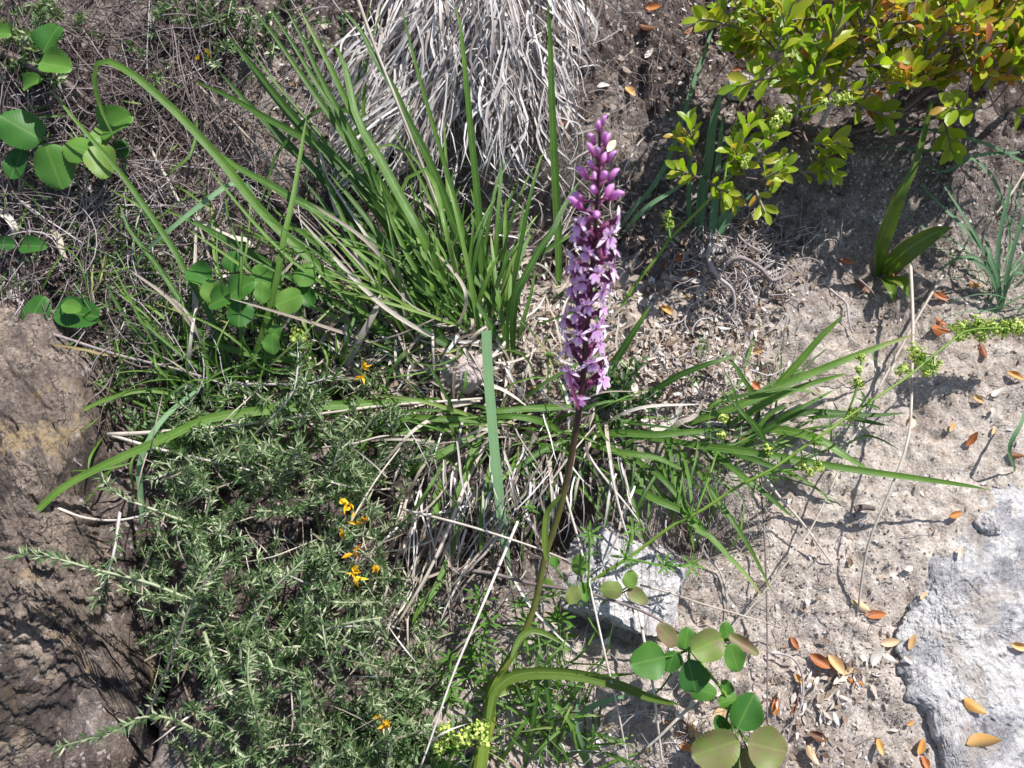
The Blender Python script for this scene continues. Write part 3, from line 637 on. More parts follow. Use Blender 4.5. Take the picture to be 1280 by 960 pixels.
for i in range(26):
    rand_blade(t4, P(random.uniform(850, 980), random.uniform(510, 600)), random.uniform(.2, 2.4), random.uniform(.4, .9), random.uniform(.05, .11), random.uniform(.0015, .0032), random.uniform(.2, .65), droop=random.uniform(.5, 1.0))
t5 = thing('grass_tuft', 'central low tuft with blades lying sideways over a dark hollow', 'grass tuft', P(690, 545), 'grass tufts')
for s, w_, hs, ti in [
 ('715,508 672,510 640,512 620,513 600,516', 9, (.02,.045,.04), .45), ('700,540 695,536 680,528 662,523 640,520 623,520 600,520', 9, (.02,.05,.03), .48),
 ('466,526 500,523 531,523 570,524 603,526 650,530', 9, (.02,.04,.02), .50), ('505,597 520,586 538,575 571,556 600,540', 10, (.02,.04,.02), .52),
 ('738,546 760,541 777,541 820,543 860,540 905,536', 9, (.02,.04,.03), .50), ('738,556 775,565 820,572 860,590', 8, (.02,.04,.03), .50),
 ('775,604 800,613 824,626 850,637 880,655', 10, (.02,.04,.03), .50), ('445,540 490,535 540,533 600,530', 7, (.02,.03,.02), .35),
 ('713,548 680,562 640,590 600,620', 7, (.02,.04,.03), .38), ('604,530 590,570 575,610 560,655', 10, (.02,.04,.04), .55), ('560,590 548,615 545,640 540,660', 11, (.01,.03,.04), .55),
 ('700,555 715,580 720,610 715,640', 5, (.01,.03,.03), .5), ('620,560 610,600 602,640 600,690', 8, (.01,.04,.04), .48),
 ('790,570 830,600 870,650 900,690', 7, (.02,.04,.03), .4), ('560,700 548,730 525,760 515,780', 9, (.01,.03,.03), .55), ('580,640 560,700 535,750', 8, (.01,.03,.04), .5)]:
    blade(t5, s, w_, hs, ti, False)
for i in range(34):
    bx_ = random.uniform(560, 760); by_ = random.uniform(505, 560); a_ = R(random.choice((random.gauss(185, 25), random.gauss(255, 28), random.gauss(-15, 20)))); l_ = random.uniform(60, 190)
    tx, ty = bx_ + math.cos(a_) * l_, by_ - math.sin(a_) * l_; mx, my = (bx_ + tx) / 2 + random.gauss(0, 10), (by_ + ty) / 2 - random.uniform(0, 16)
    dry = i % 3 == 0
    blade(t5, f'{tx:.0f},{ty:.0f} {mx:.0f},{my:.0f} {bx_:.0f},{by_:.0f}', random.uniform(2, 5), (0, random.uniform(.03, .06), random.uniform(.01, .04)), random.uniform(.45, .85) if dry else random.uniform(.35, .8), R_, 'straw' if dry else 'grass', name='dead_blade' if dry else 'blade')
for i in range(40):
    rand_blade(t5, P(random.uniform(600, 860), random.uniform(530, 590)), random.choice([random.uniform(1.2, 4.6), random.uniform(2.2, 4.0)]), random.uniform(.3, .9), random.uniform(.05, .11), random.uniform(.0018, .0035), random.uniform(.15, .6), droop=random.uniform(.7, 1.4))
blade(t2, '813,382 805,395 790,418 771,448 754,467 740,490', 10, (.0,.03,.05), .32, R_)
t6 = thing('grass_tuft', 'small tuft of narrow dark leaves at the foot of the orchid', 'grass tuft', P(700, 900), 'grass tufts')
for s, w_, hs, ti, mt in [
 ('700,890 715,872 730,850 760,845 795,842', 6, (.0,.02,.02), .35, 'grass'), ('708,915 730,890 752,878 790,868', 8, (0,.02,.015), .55, 'glauc'),
 ('735,960 722,930 712,900 690,880 660,868 640,868', 7, (0,.025,.02), .62, 'grass'), ('690,940 672,905 655,880 632,872', 6, (0,.02,.02), .45, 'grass'),
 ('655,960 665,915 672,850 668,800', 6, (0,.03,.04), .28, 'grass'), ('700,960 690,900 680,840 672,790', 6, (0,.03,.035), .25, 'grass'),
 ('740,960 728,930 720,900 725,860', 5, (0,.02,.02), .4, 'glauc'), ('620,960 640,930 655,905 690,890', 5, (0,.02,.02), .5, 'grass')]:
    blade(t6, s, w_, hs, ti, False, mt)
for i in range(44):
    rand_blade(t6, P(random.uniform(620, 740), random.uniform(860, 970)), random.uniform(-2.4, 2.4), random.uniform(.5, 1.2), random.uniform(.03, .075), random.uniform(.0012, .0026), random.uniform(.2, .7), droop=random.uniform(.6, 1.2))
t7 = thing('sedge', 'blue-green stiff blades standing among low box sprigs at upper right', 'sedge', P(885, 310))
for s, w_, hs in [('903,111 896,135 890,162 886,198 878,240 872,300', 12, (0,.05,.09)), ('904,140 901,170 897,208 892,273 886,315', 9, (0,.04,.08)),
                  ('942,240 925,258 910,275 890,310', 7, (0,.02,.04)), ('930,238 908,265 895,285 885,308', 7, (0,.02,.04)), ('868,160 863,190 861,230 862,290', 6, (0,.03,.05)), ('880,230 878,260 874,300', 7, (0,.02,.04))]:
    blade(t7, s, w_, hs, .42, R_, 'glauc', fold=.3)
t8 = thing('grass_tuft', 'fine blue-green grass at the right edge below the box shrub', 'grass tuft', P(1250, 370), 'grass tufts')
for s, w_, hs in [('1079,183 1143,187 1201,192 1240,220 1262,290 1256,340', 4, (0,.06,.05,.04)), ('1104,162 1140,161 1179,165 1233,180 1285,205', 4, (.03,.05,.05)),
   ('1143,223 1179,259 1215,295 1244,340 1250,385', 5, (0,.04,.04)), ('1265,216 1262,240 1251,285 1247,330 1250,385', 5, (0,.04,.06)), ('1175,225 1205,270 1232,318 1252,370', 4, (0,.04,.04)),
   ('1150,200 1180,215 1220,195 1275,190', 4, (.03,.05,.03)), ('1300,230 1280,270 1262,330 1252,390', 5, (0,.04,.06)), ('1295,360 1275,340 1262,350 1252,385', 4, (0,.03,.03)), ('1185,318 1215,325 1240,345 1252,390', 4, (0,.03,.02)),
   ('1165,345 1200,322 1232,330 1250,385', 4, (0,.03,.02)), ('1230,290 1238,320 1248,350 1251,385', 5, (0,.03,.03))]:
    blade(t8, s, w_, hs, .25, R_, 'glauc')
for i in range(26):
    rand_blade(t8, P(random.uniform(1225, 1300), random.uniform(330, 400)), random.uniform(-1.8, 1.5), random.uniform(.5, 1.2), random.uniform(.05, .12), random.uniform(.001, .002), random.uniform(.05, .4), 'glauc', droop=random.uniform(.7, 1.4))
for s, w_, hs, ti, mt, lab in [
   ('897,7 885,54 867,104 849,162 835,200 815,235 790,262 770,292', 6, (0,.05,.05), .30, 'glauc', 'long dark narrow blade curving down between the orchid and the box shrub'),
   ('858,226 838,240 815,254 797,270 780,290', 6, (0,.03,.03), .65, 'glauc', 'short pale blade lying under the lowest box sprig'),
   ('1285,500 1276,530 1262,560 1270,590', 5, (0,.03,.02), .3, 'glauc', 'bluish blade tip at the right edge above the flat rock')]:
    r0 = thing('long_grass', lab, 'grass blade', path3(s, hs, True)[0]); blade(r0, s, w_, hs, ti, True, mt, name='blade_sheet')

# ================================================================ pieces: the largest become parts, the rest one stuff part
class Pieces:
    def __init__(s): s.l = []
    def new(s, centre):
        m = MB(); s.l.append((float(np.linalg.norm(np.asarray(centre) - CAM)), m)); return m
    def emit(s, root, part, mat, nparts, stuff):
        s.l.sort(key=lambda a: a[0])
        for d, m in s.l[:nparts]: m.build(part, mat, root)
        rest = s.l[nparts:]
        if rest:
            m = MB()
            for _, b in rest:
                off = m.n
                m.v += b.v; m.uv += b.uv; m.tint += b.tint; m.tt += [t + off for t in b.tt]; m.qq += [q + off for q in b.qq]; m.n += b.n
            m.build(stuff, mat, root, kind='stuff')
def rnd_unit():
    v = np.array([random.gauss(0, 1) for _ in range(3)]); return unit(v)

# ================================================================ BOX SHRUB (upper right)
def box_sprig(root, base, d, L, npair, size, pc, st, tfun, up=(0, -.3, 1)):
    """twig with opposite pairs of small oval leaves and a rosette at the tip"""
    d = unit(d); bend = rnd_unit() * .25
    C = np.array([np.asarray(base) + d * L * u + bend * L * u * u * .5 for u in np.linspace(0, 1, 7)])
    tube(st, C, np.linspace(.0012, .0006, 7), 5, random.uniform(.25, .6))
    roll = random.uniform(0, 3)
    for i in range(npair):
        u = (i + .6) / npair; p = C[min(6, int(u * 6))] * (1 - (u * 6) % 1) + C[min(6, int(u * 6) + 1)] * ((u * 6) % 1)
        ax = unit(C[-1] - C[0]); a = unit(np.cross(ax, up)); b = np.cross(ax, a); th = roll + i * math.pi / 2
        s0 = a * math.cos(th) + b * math.sin(th); sz = size * (1 - .35 * abs(u - .6)) * random.uniform(.8, 1.15)
        if i == npair - 1: sz *= .8
        for sg in (-1, 1):
            dr = unit(sg * s0 + ax * (.75 + .9 * u) + rnd_unit() * .15)
            leaf(pc.new(p), p + dr * .0012, dr, unit(ax * .6 + np.array(up) * .8 - sg * s0 * .2), sz, sz * random.uniform(.42, .50), 6, 1, .22, random.uniform(-.05, .22), shape='blunt', tint=tfun(p))
bx = thing('box_shrub', 'box shrub with glossy yellow-green and orange leaves spreading over the upper right corner', 'shrub', P(1180, 60))
pc = Pieces(); st = MB()
def btint(p):
    x_ = 640 + FPX * ((p - CAM) @ RGT) / ((p - CAM) @ FWD); y_ = 480 - FPX * ((p - CAM) @ UPV) / ((p - CAM) @ FWD)
    o = .22 if (x_ > 1100 and y_ < 110) or (1070 < x_ < 1180 and y_ < 180) else .0
    return min(1, max(0, random.gauss(.50 + o * .4, .12 + o * .3))) if random.random() > .03 + o * .18 else random.uniform(.72, 1)
branches = ['1330,-30 1270,20 1215,45 1175,75 1140,100 1100,112', '1270,20 1180,20 1110,30 1050,60 1000,90 975,100', '1215,45 1160,110 1110,150 1065,165 1010,170',
            '1330,60 1280,90 1230,110 1180,120', '1110,30 1040,20 980,35 940,40', '1330,0 1230,-10 1130,-10 1040,-20 980,-15']
for s in branches:
    C = spline(path3(s, (.05, .07, .05)), 16); m = MB(); tube(m, C, np.linspace(.0034, .0012, 16), 7, np.repeat(np.random.uniform(.1, .3, 16), 7)); m.build('branch', M['twig'], bx)
sprigs = []
for i in range(215):
    for _ in range(40):
        x_ = random.uniform(915, 1330); y_ = random.uniform(-60, 175)
        lo = np.interp(x_, [915, 950, 1000, 1060, 1130, 1180, 1230, 1330], [35, 90, 100, 112, 100, 92, 88, 110])
        if y_ < lo and not (1028 < x_ < 1062 and y_ < 55) and not (1180 < x_ < 1240 and 95 < y_ < 112): break
    h = random.uniform(.05, .145); sprigs.append((x_, y_, h))
for x_, y_, h in sprigs:
    p = hit(x_, y_ + 8, h, zsm); d = np.array([(-.55 if x_ < 1080 else .1) + random.gauss(0, .55), -.35 + random.gauss(0, .4), .75 + random.gauss(0, .3)])
    box_sprig(bx, p - unit(d) * .012, d, random.uniform(.022, .042), random.randint(3, 5), random.uniform(.0125, .0185), pc, st, btint)
for x_, y_, h, dx, dy, L in [(935,40,.11,-.9,.2,.045),(968,75,.13,.1,.6,.05),(985,50,.14,-.3,.9,.05),(975,95,.12,-.8,-.2,.04),(1015,95,.13,.4,.7,.05),(1035,60,.13,.3,.9,.05),(1075,40,.14,.4,.8,.045),
      (1065,130,.07,.5,-.3,.035),(1090,25,.15,-.2,.9,.045),(1180,150,.06,0,-.8,.03),(1230,110,.12,.3,.6,.05),(1258,95,.13,.4,.7,.05),(1225,135,.10,-.7,-.2,.04),(1262,135,.11,.5,-.5,.04),(1205,60,.14,-.2,.6,.05)]:
    p = hit(x_, y_, h, zsm); d = RGT * dx + UPV * dy - FWD * .35
    box_sprig(bx, p, d, L, 5, .0205, pc, st, btint)
for i in range(90):   # loose bare inner twigs
    x_ = random.uniform(930, 1320); y_ = random.uniform(-40, 130); p = hit(x_, y_, random.uniform(.02, .10), zsm)
    tube(st, spline([p, p + rnd_unit() * .02, p + np.array([random.uniform(-.04, .04), random.uniform(-.03, .01), .03])], 6), .0007, 4, random.uniform(.1, .6))
st.build('twigs', M['twig'], bx, kind='stuff')
pc.emit(bx, 'leaf', M['box'], 300, 'inner_leaves')
def small_box(label, name, px, n, spots, seed, size=.0165):
    r0 = thing(name, label, 'shrub', P(*px)); pc = Pieces(); st = MB(); random.seed(seed)
    for (x_, y_, h, dx, dy) in spots:
        h += .022; p = hit(x_, y_, h, zsm); b = P(px[0], px[1]); tube(st, spline([b, (b + p) / 2 + np.array([0, 0, .008]), p], 8), .0010, 5, .4)
        box_sprig(r0, p, RGT * dx + UPV * dy - FWD * .4, .024, 4, size * random.uniform(.85, 1.1), pc, st, lambda p: random.uniform(.38, .66) if random.random() > .1 else .8)
    st.build('twigs', M['twig'], r0, kind='stuff'); pc.emit(r0, 'leaf', M['box'], 200, 'inner_leaves')
small_box('low box seedling with bright green leaf pairs beside the stiff blue-green blades', 'box_seedling', (885, 240), 9,
          [(868,200,.05,-.6,.5),(872,222,.045,-.5,.1),(885,228,.05,.2,-.3),(900,215,.05,.4,.3),(868,190,.06,-.3,.8),(895,232,.03,.3,-.6),(925,190,.06,.1,.9),(945,205,.06,.3,.6),(950,225,.05,.4,.1),(945,238,.045,.1,-.7),(930,215,.05,-.4,.5),(912,222,.04,.1,.2)], 71)
small_box('drooping box sprig with olive and bronze leaves hanging under the main shrub', 'box_sprig', (985, 165), 9,
          [(985,165,.06,-.4,.3),(1000,160,.07,.2,.5),(1010,180,.06,.5,-.1),(1018,195,.05,.3,-.5),(990,190,.05,-.5,-.3),(978,205,.045,-.2,-.4),(1000,215,.04,.5,-.1),(995,150,.08,.0,.8),(1015,205,.04,.6,.2),(970,180,.05,-.5,.4)], 72)
random.seed(5)

# ================================================================ SILKY NARROW-LEAVED SHRUB (lower left)
def silky(name, label, centre, stems, leafL, leafW, dens, tlo, thi, nparts=280, seed=3, leafcat='leaf', rstem=.0008):
    random.seed(seed); r0 = thing(name, label, 'shrub', P(*centre)); pc = Pieces(); st = MB()
    for (pts, hs, big) in stems:
        C = spline(path3(pts, hs), 14)
        L = np.linalg.norm(np.diff(C, axis=0), axis=1).sum()
        m = MB() if big else st
        tube(m, C, np.linspace(rstem * (1.8 if big else 1.1), rstem * .6, 14), 5, random.uniform(.35, .95))
        if big: m.build('stem', M['shrub_stem'] if random.random() < .75 else M['twig'], r0)
        nn = int(L * dens); k0 = .12 if big else .25
        for i in range(nn):
            u = k0 + (1 - k0) * i / nn; j = min(12, int(u * 13)); p = C[j] + (C[j+1] - C[j]) * (u * 13 - j); ax = unit(C[j+1] - C[j])
            rr_ = unit(np.cross(ax, rnd_unit())); 
            for q in range(random.choice((1, 2, 3, 3))):
                dr = unit(ax * random.uniform(.3, 1.0) + rr_ * .8 + rnd_unit() * .45 + np.array([0, 0, .25])); l = leafL * random.uniform(.65, 1.2)
                leaf(pc.new(p), p, dr, unit(rnd_unit() + np.array([0, -.5, 1.2])), l, leafW * random.uniform(.7, 1.2), 2, 1, .25, random.uniform(-.1, .3), tint=random.uniform(tlo, thi) if random.random() > .09 else 1.0)
    if st.n: st.build('twigs', M['shrub_stem'], r0, kind='stuff')
    pc.emit(r0, leafcat, M['shrub'], nparts, 'foliage')
    return r0
M['shrub_stem'] = solid('silvery_stem', [(0, G(.10,.12,.05)), (.5, G(.24,.27,.14)), (1, G(.46,.48,.34))], 300, .6)
random.seed(21); stems = []
def inpoly(x, y):
    left = np.interp(y, [470, 520, 600, 700, 800, 880, 960, 1000], [350, 225, 175, 165, 200, 230, 235, 240]); right = np.interp(y, [470, 520, 600, 700, 800, 900, 1000], [470, 505, 515, 530, 540, 545, 560])
    return left < x < right
for s, hs in [('260,760 190,730 120,712 60,696 18,694', (.07,.10,.11)), ('205,810 240,740 262,700', (.06,.10,.10)), ('300,940 200,895 140,915 70,935', (.06,.09,.09)),
              ('180,900 200,860 222,800 244,745 280,700', (.04,.10,.12)), ('255,790 275,850 298,885', (.10,.11,.08)), ('330,900 300,820 330,750 380,700', (.05,.10,.12)), ('300,560 360,500 372,460 372,425', (.02,.06,.06)),
              ('400,790 440,778 478,772', (.09,.11,.11)), ('430,880 410,820 400,760', (.05,.10,.11)), ('360,640 350,600 372,560', (.04,.08,.09)), ('150,640 140,700 118,760', (.07,.08,.05)),
              ('330,960 322,900 310,850 312,800', (.06,.12,.13)), ('440,560 470,520 500,505', (.03,.05,.06)), ('250,660 200,640 150,620 125,595', (.05,.08,.08)), ('290,480 380,480 420,470 445,490', (.02,.04,.03))]:
    stems.append((s, hs, True))
k = 0
while k < 380:
    x_ = random.uniform(115, 560); y_ = random.uniform(465, 1000)
    if not inpoly(x_, y_): continue
    a = random.uniform(0, 6.28); l = random.uniform(28, 75); dx = math.cos(a) * l + (x_ - 340) * .10; dy = math.sin(a) * l * .8 - 14
    edge = min(1, max(.15, min(x_ - 110, 570 - x_, y_ - 440) / 130)); h = random.uniform(.02, .095) * edge + .006
    stems.append((f'{x_-dx*.6:.0f},{y_-dy*.6:.0f} {x_:.0f},{y_:.0f} {x_+dx*.5:.0f},{y_+dy*.5:.0f}', (h * .4, h * .9, h + .012), k % 8 == 0)); k += 1
silky('low_shrub', 'dense low shrub with silvery narrow leaves and yellow flowers filling the lower left', (330, 760), stems, .0078, .0014, 560, .10, .95, 300, 33)
shrub_root = bpy.data.objects['low_shrub']
for (x_, y_, h, n_, yl) in [(452,455,.06,5,.85),(450,470,.06,4,.5),(436,632,.09,6,.75),(444,650,.09,5,.6),(430,665,.09,5,.4),(445,712,.09,6,.7),(470,708,.09,4,.25),(448,722,.09,5,.9),(425,625,.08,3,.7),(478,900,.08,4,.4),(482,905,.08,4,.3),(440,690,.09,4,.15),(455,645,.09,3,.1)]:
    m = MB(); p = hit(x_, y_, h, zsm)
    for i in range(n_):
        d = unit(rnd_unit() + np.array([0, -.6, .5])); leaf(m, p + rnd_unit() * .0015, d, rnd_unit(), random.uniform(.004, .008), random.uniform(.002, .0038), 3, 1, .6, random.uniform(.1, 1.0), tint=min(1, max(0, random.gauss(yl * .7 + .3, .15))))
    m.build('flower', M['yellow'], shrub_root)
def mini(name, label, c, rx, ry, n_, leafL, leafW, lo, hi, hmax, seed, dens=380):
    random.seed(seed); S_ = []
    for i in range(n_):
        x_ = random.gauss(c[0], rx * .5); y_ = random.gauss(c[1], ry * .5); a = random.uniform(0, 6.28); l = random.uniform(14, 40); h = random.uniform(.012, hmax)
        S_.append((f'{x_:.0f},{y_:.0f} {x_+math.cos(a)*l*.5:.0f},{y_+math.sin(a)*l*.5-5:.0f} {x_+math.cos(a)*l:.0f},{y_+math.sin(a)*l-12:.0f}', (.003, h * .7, h), i % 9 == 0))
    return silky(name, label, c, S_, leafL, leafW, dens, lo, hi, 120, seed, rstem=.0005)
mini('herb', 'dark tangled herb with tiny leaves and two small yellow blooms at the top left', (265, 35), 110, 50, 60, .008, .0022, .05, .7, .05, 101)
for x_, y_ in ((246,74),(262,66)):
    m = MB(); p = hit(x_, y_, .05, zsm)
    for i in range(2): leaf(m, p, unit(rnd_unit() + np.array([0, -.5, .5])), rnd_unit(), .005, .003, 3, 1, .3, .3, tint=random.uniform(.8, 1))
    m.build('flower', M['yellow'], bpy.data.objects['herb'])
mini('herb', 'silvery leafy sprig hanging at the top left corner behind round leaflets', (35, 60), 60, 50, 26, .009, .003, .3, .9, .07, 102)
mini('herb', 'small-leaved herb creeping between the boulder and the sprawling left tuft', (205, 480), 90, 60, 60, .0075, .0026, .1, .75, .03, 103)
mini('herb', 'fresh green herb under the horizontal blades left of centre', (250, 560), 90, 40, 50, .0085, .0028, .2, .8, .03, 104)
mini('herb', 'glossy dark green leafy herb at the foot of the orchid spike', (765, 512), 34, 34, 26, .0085, .0036, .1, .55, .03, 105)
mini('herb', 'yellowish low herb in the bottom edge left of the orchid base', (500, 925), 70, 45, 44, .010, .0032, .3, .85, .05, 106)
mini('herb', 'sparse grey-green herb scattered through the twigs at left', (110, 330), 130, 90, 40, .006, .002, .0, .5, .03, 107)

# ================================================================ ROUND-LEAVED SEEDLINGS
def round_plant(label, name, base, leaves, seed, pr=.0006, stem=None, k=.90, up_h=0.):
    random.seed(seed); b = P(*base); r0 = thing(name, label, 'seedling', b)
    hub = hit(base[0], base[1] - 6, .012, zsm)
    for lv in leaves:
        x_, y_, rx, ry, ang, h, ti = lv; h += up_h; c = hit(x_, y_, h, zsm); s = mpp(c) * k; a = R(ang)
        d = RGT * math.cos(a) + UPV * math.sin(a) + FWD * random.uniform(-.25, .2); Lh = max(rx, ry) * s; Wd = 2 * min(rx, ry) * s
        d = unit(d); base_p = c - d * Lh
        m = MB(); leaf(m, base_p, d, unit(-FWD + np.array([random.uniform(-.3, .3), 0, .55])), 2 * Lh, Wd * 1.05, 26, 3, random.choice((-.12, .12, .25, .35)), random.uniform(-.05, .16), serr=.05, shape='round', tint=ti + random.uniform(-.04, .04), wav=.03)
        lo_ = m.build('leaf', M['round'], r0)
        j = stem(x_, y_) if stem else hub
        m = MB(); mid = (base_p + j) / 2 + np.array([0, 0, -.003]); tube(m, spline([j, mid, base_p + d * .001], 8), pr, 5, .5); m.build('leaf_stalk', M['bedstraw'], r0)
    return r0
round_plant('seedling with three large round toothed leaves at the left edge', 'round_leaved_seedling', (60, 215), [(26,160,30,27,150,.055,.30),(21,205,22,16,250,.04,.22),(66,208,31,27,-75,.045,.46)], 1, k=.78)
round_plant('seedling with four bright round leaves crossed by the hooked blade', 'round_leaved_seedling', (118, 215), [(97,186,21,20,165,.05,.62),(128,202,26,20,-75,.06,.76),(144,155,26,24,25,.055,.50),(128,168,15,15,120,.05,.70),(150,186,15,12,-50,.035,.12)], 2, k=.80)
round_plant('pair of round leaves hanging at the top left corner', 'round_leaved_seedling', (52, 98), [(62,48,18,17,60,.08,.30),(70,82,19,16,-10,.09,.62),(40,104,14,10,200,.07,.5),(2,42,10,10,180,.07,.55)], 3)
round_plant('two small dark round leaves at the left edge above the boulder', 'round_leaved_seedling', (25, 318), [(7,306,11,9,180,.03,.15),(40,307,18,11,0,.035,.22)], 4)
round_plant('dark oval leaf pair with a small light leaf lying on the bigger one', 'round_leaved_seedling', (65, 400), [(43,389,21,17,65,.03,.20),(97,392,31,20,-10,.03,.22),(90,384,14,9,-15,.04,.62)], 5)
round_plant('cluster of round seedling leaves under the grass left of centre', 'round_leaved_seedling', (318, 395), [(249,343,17,15,150,.02,.35),(266,364,15,13,100,.02,.70),(277,374,19,14,200,.02,.36),(302,360,18,16,30,.03,.38),(299,391,18,16,-90,.025,.22),(290,327,13,11,80,.02,.25),
   (330,347,18,15,130,.025,.48),(328,366,13,10,-90,.025,.50),(381,343,16,13,60,.03,.58),(361,375,18,17,20,.03,.62),(384,370,14,11,-60,.02,.25),(340,430,13,11,-90,.02,.42),(345,415,10,9,60,.02,.4)], 6, k=.98, up_h=.032)
round_plant('small seedling with bronze-tinged round leaves in front of the white stone', 'round_leaved_seedling', (738, 765), [(724,706,15,11,95,.06,.66),(717,744,13,10,-120,.06,.85),(731,740,13,8,-85,.055,.58),(764,737,15,12,175,.055,.84),(788,724,12,10,70,.055,.72),(797,745,16,10,-35,.05,.88),(685,731,10,7,100,.05,.72),(693,702,8,7,90,.04,.5)], 7)
hubA = lambda x_, y_: hit(862, 812, .05, zsm) if y_ < 868 else hit(912, 880, .045, zsm)
big_seed = round_plant('spreading seedling of round green and reddish leaves at the bottom right of centre', 'round_leaved_seedling', (915, 935), [(810,826,24,23,190,.07,.44),(834,794,20,12,130,.065,.95),(858,799,15,12,80,.06,.42),(839,827,15,13,250,.06,.32),(884,806,23,21,20,.075,.80),(909,790,13,10,100,.06,.42),
   (918,823,20,13,-70,.07,.52),(930,806,22,8,-30,.065,.92),(865,845,23,19,-75,.06,.14),(880,864,19,13,-20,.055,.45),(907,859,10,9,100,.05,.40),(911,876,13,11,190,.05,.48),(932,889,24,20,60,.06,.30),(901,905,13,10,120,.05,.22),
   (894,935,31,24,200,.065,.82),(915,945,25,15,-60,.055,.35),(960,935,27,25,-15,.07,.84),(936,955,18,14,-90,.06,.88)], 8, stem=hubA)
m = MB(); tube(m, spline([P(915, 935), hit(912, 880, .045, zsm), hit(885, 840, .05, zsm), hit(862, 812, .05, zsm)], 12), .0011, 6, .6); m.build('stem', M['bedstraw'], big_seed)

# ================================================================ YOUNG BROAD-LEAVED PLANT (right)
bp = thing('broad_leaved_plant', 'young plant with folded broad leaves and one tall narrow leaf reaching the box shrub', 'plant', P(1103, 350))
for s, w_, hs, ti, fo in [('1165,125 1160,145 1154,172 1147,195 1140,216 1125,245 1110,285 1102,315 1098,348', 22, (0,.05,.085,.09,.10), .30, .35), ('1190,284 1178,288 1161,296 1142,308 1125,322 1100,345', 24, (0,.03,.045), .34, .3),
      ('1140,376 1136,362 1126,350 1104,345', 15, (0,.02,.012), .50, .3), ('1118,378 1116,366 1110,352 1102,346', 12, (0,.02,.012), .36, .3)]:
    p = path3(s, hs, True); C = spline(p, 20); L = np.linspace(0, 1, 20)
    prof = (.45 + .55 * np.sin(np.pi * np.clip(L * 1.25, 0, 1)) ** .8) if w_ == 22 else (.35 + .65 * np.sin(np.pi * L ** .8))
    prof = prof * np.clip((1 - L) * 6, 0.04, 1) ** .6
    if w_ == 22: prof = np.interp(L, [0,.1,.3,.5,.62,.8,.95,1], [.5,.8,1.0,.75,.42,.36,.30,.15])
    m = MB(); ribbon(m, C, prof * w_ * mpp(C[8]), fo, -.3, None, ti); m.build('leaf', M['broad'], bp)

# ================================================================ BEDSTRAW (whorled leaves, clusters of tiny yellow-green flowers)
def whorl(p, ax, nl, L, W, tint, root):
    m = MB(); ax = unit(ax); a = unit(np.cross(ax, [.3, .8, .2])); b = np.cross(ax, a); ph = random.uniform(0, 6)
    for i in range(nl):
        th = ph + 6.2832 * i / nl; dr = unit(a * math.cos(th) + b * math.sin(th) + ax * random.uniform(.15, .6))
        leaf(m, p, dr, ax, L * random.uniform(.8, 1.15), W, 3, 1, .2, random.uniform(0, .35), shape='obov', tint=tint + random.uniform(-.12, .12))
    return m.build('leaf_whorl', M['bedstraw'], root)
SPH = []
for i in range(3):
    z_ = (-.8, 0, .8)[i]; r_ = (.6, 1, .6)[i]
    SPH += [(r_ * math.cos(t + i * .5), r_ * math.sin(t + i * .5), z_) for t in np.arange(5) * 2 * math.pi / 5]
SPH = np.array(SPH + [(0, 0, 1.1), (0, 0, -1.1)])
SPT = [(i * 5 + j, i * 5 + (j + 1) % 5, (i + 1) * 5 + j) for i in range(2) for j in range(5)] + [(i * 5 + (j + 1) % 5, (i + 1) * 5 + (j + 1) % 5, (i + 1) * 5 + j) for i in range(2) for j in range(5)] + [(10 + j, 10 + (j + 1) % 5, 15) for j in range(5)] + [((j + 1) % 5, j, 16) for j in range(5)]
def cluster(p, r, n_, root, stemdir=None):
    m = MB()
    for i in range(n_):
        d = rnd_unit(); c = p + d * r * random.uniform(.35, 1); s = random.uniform(.0008, .0014)
        if random.random() < .35: m.add(SPH * s + c, tris=SPT, tint=random.uniform(.6, .95))
        else:
            for q in range(4):
                u_ = unit(np.cross(d, rnd_unit())); leaf(m, c, unit(u_ + d * .3), d, s * 1.9, s * 1.2, 2, 1, .1, .3, tint=random.uniform(.8, 1.0))
        tube(m, np.array([p, c]), .0002, 3, .5)
    return m.build('flower_cluster', M['bedstraw'], root)
def bedstraw(label, s, hs, nwh, wl, clus, seed, r0=.0016, sides=()):
    random.seed(seed); C = spline(path3(s, hs), 40); root = thing('bedstraw', label, 'wildflower', C[0])
    m = MB(); tube(m, C, np.linspace(r0, r0 * .4, 40), 6, .6); m.build('stem', M['bedstraw'], root)
    for i in range(nwh):
        j = int(3 + 27 * i / max(nwh - 1, 1)); whorl(C[j], C[j + 1] - C[j], random.randint(6, 8), wl * random.uniform(.75, 1.15), wl * .22, .35, root)
    for s2, h2 in sides:
        D = spline(path3(s2, h2), 10); m = MB(); tube(m, D, r0 * .55, 5, .5); m.build('side_stem', M['bedstraw'], root); whorl(D[5], D[6] - D[5], 6, wl * .7, wl * .16, .4, root)
    for (x_, y_, r_, h) in clus:
        p = hit(x_, y_, h, zsm); q = C[np.argmin(np.linalg.norm(C - p, axis=1))]
        if np.linalg.norm(p - q) < .03: mm = MB(); tube(mm, np.array([q, (p + q) / 2, p]), .0004, 4, .5); mm.build('flower_stalk', M['bedstraw'], root)
        cluster(p, r_ * mpp(p), int(16 + r_ * 3.0), root)
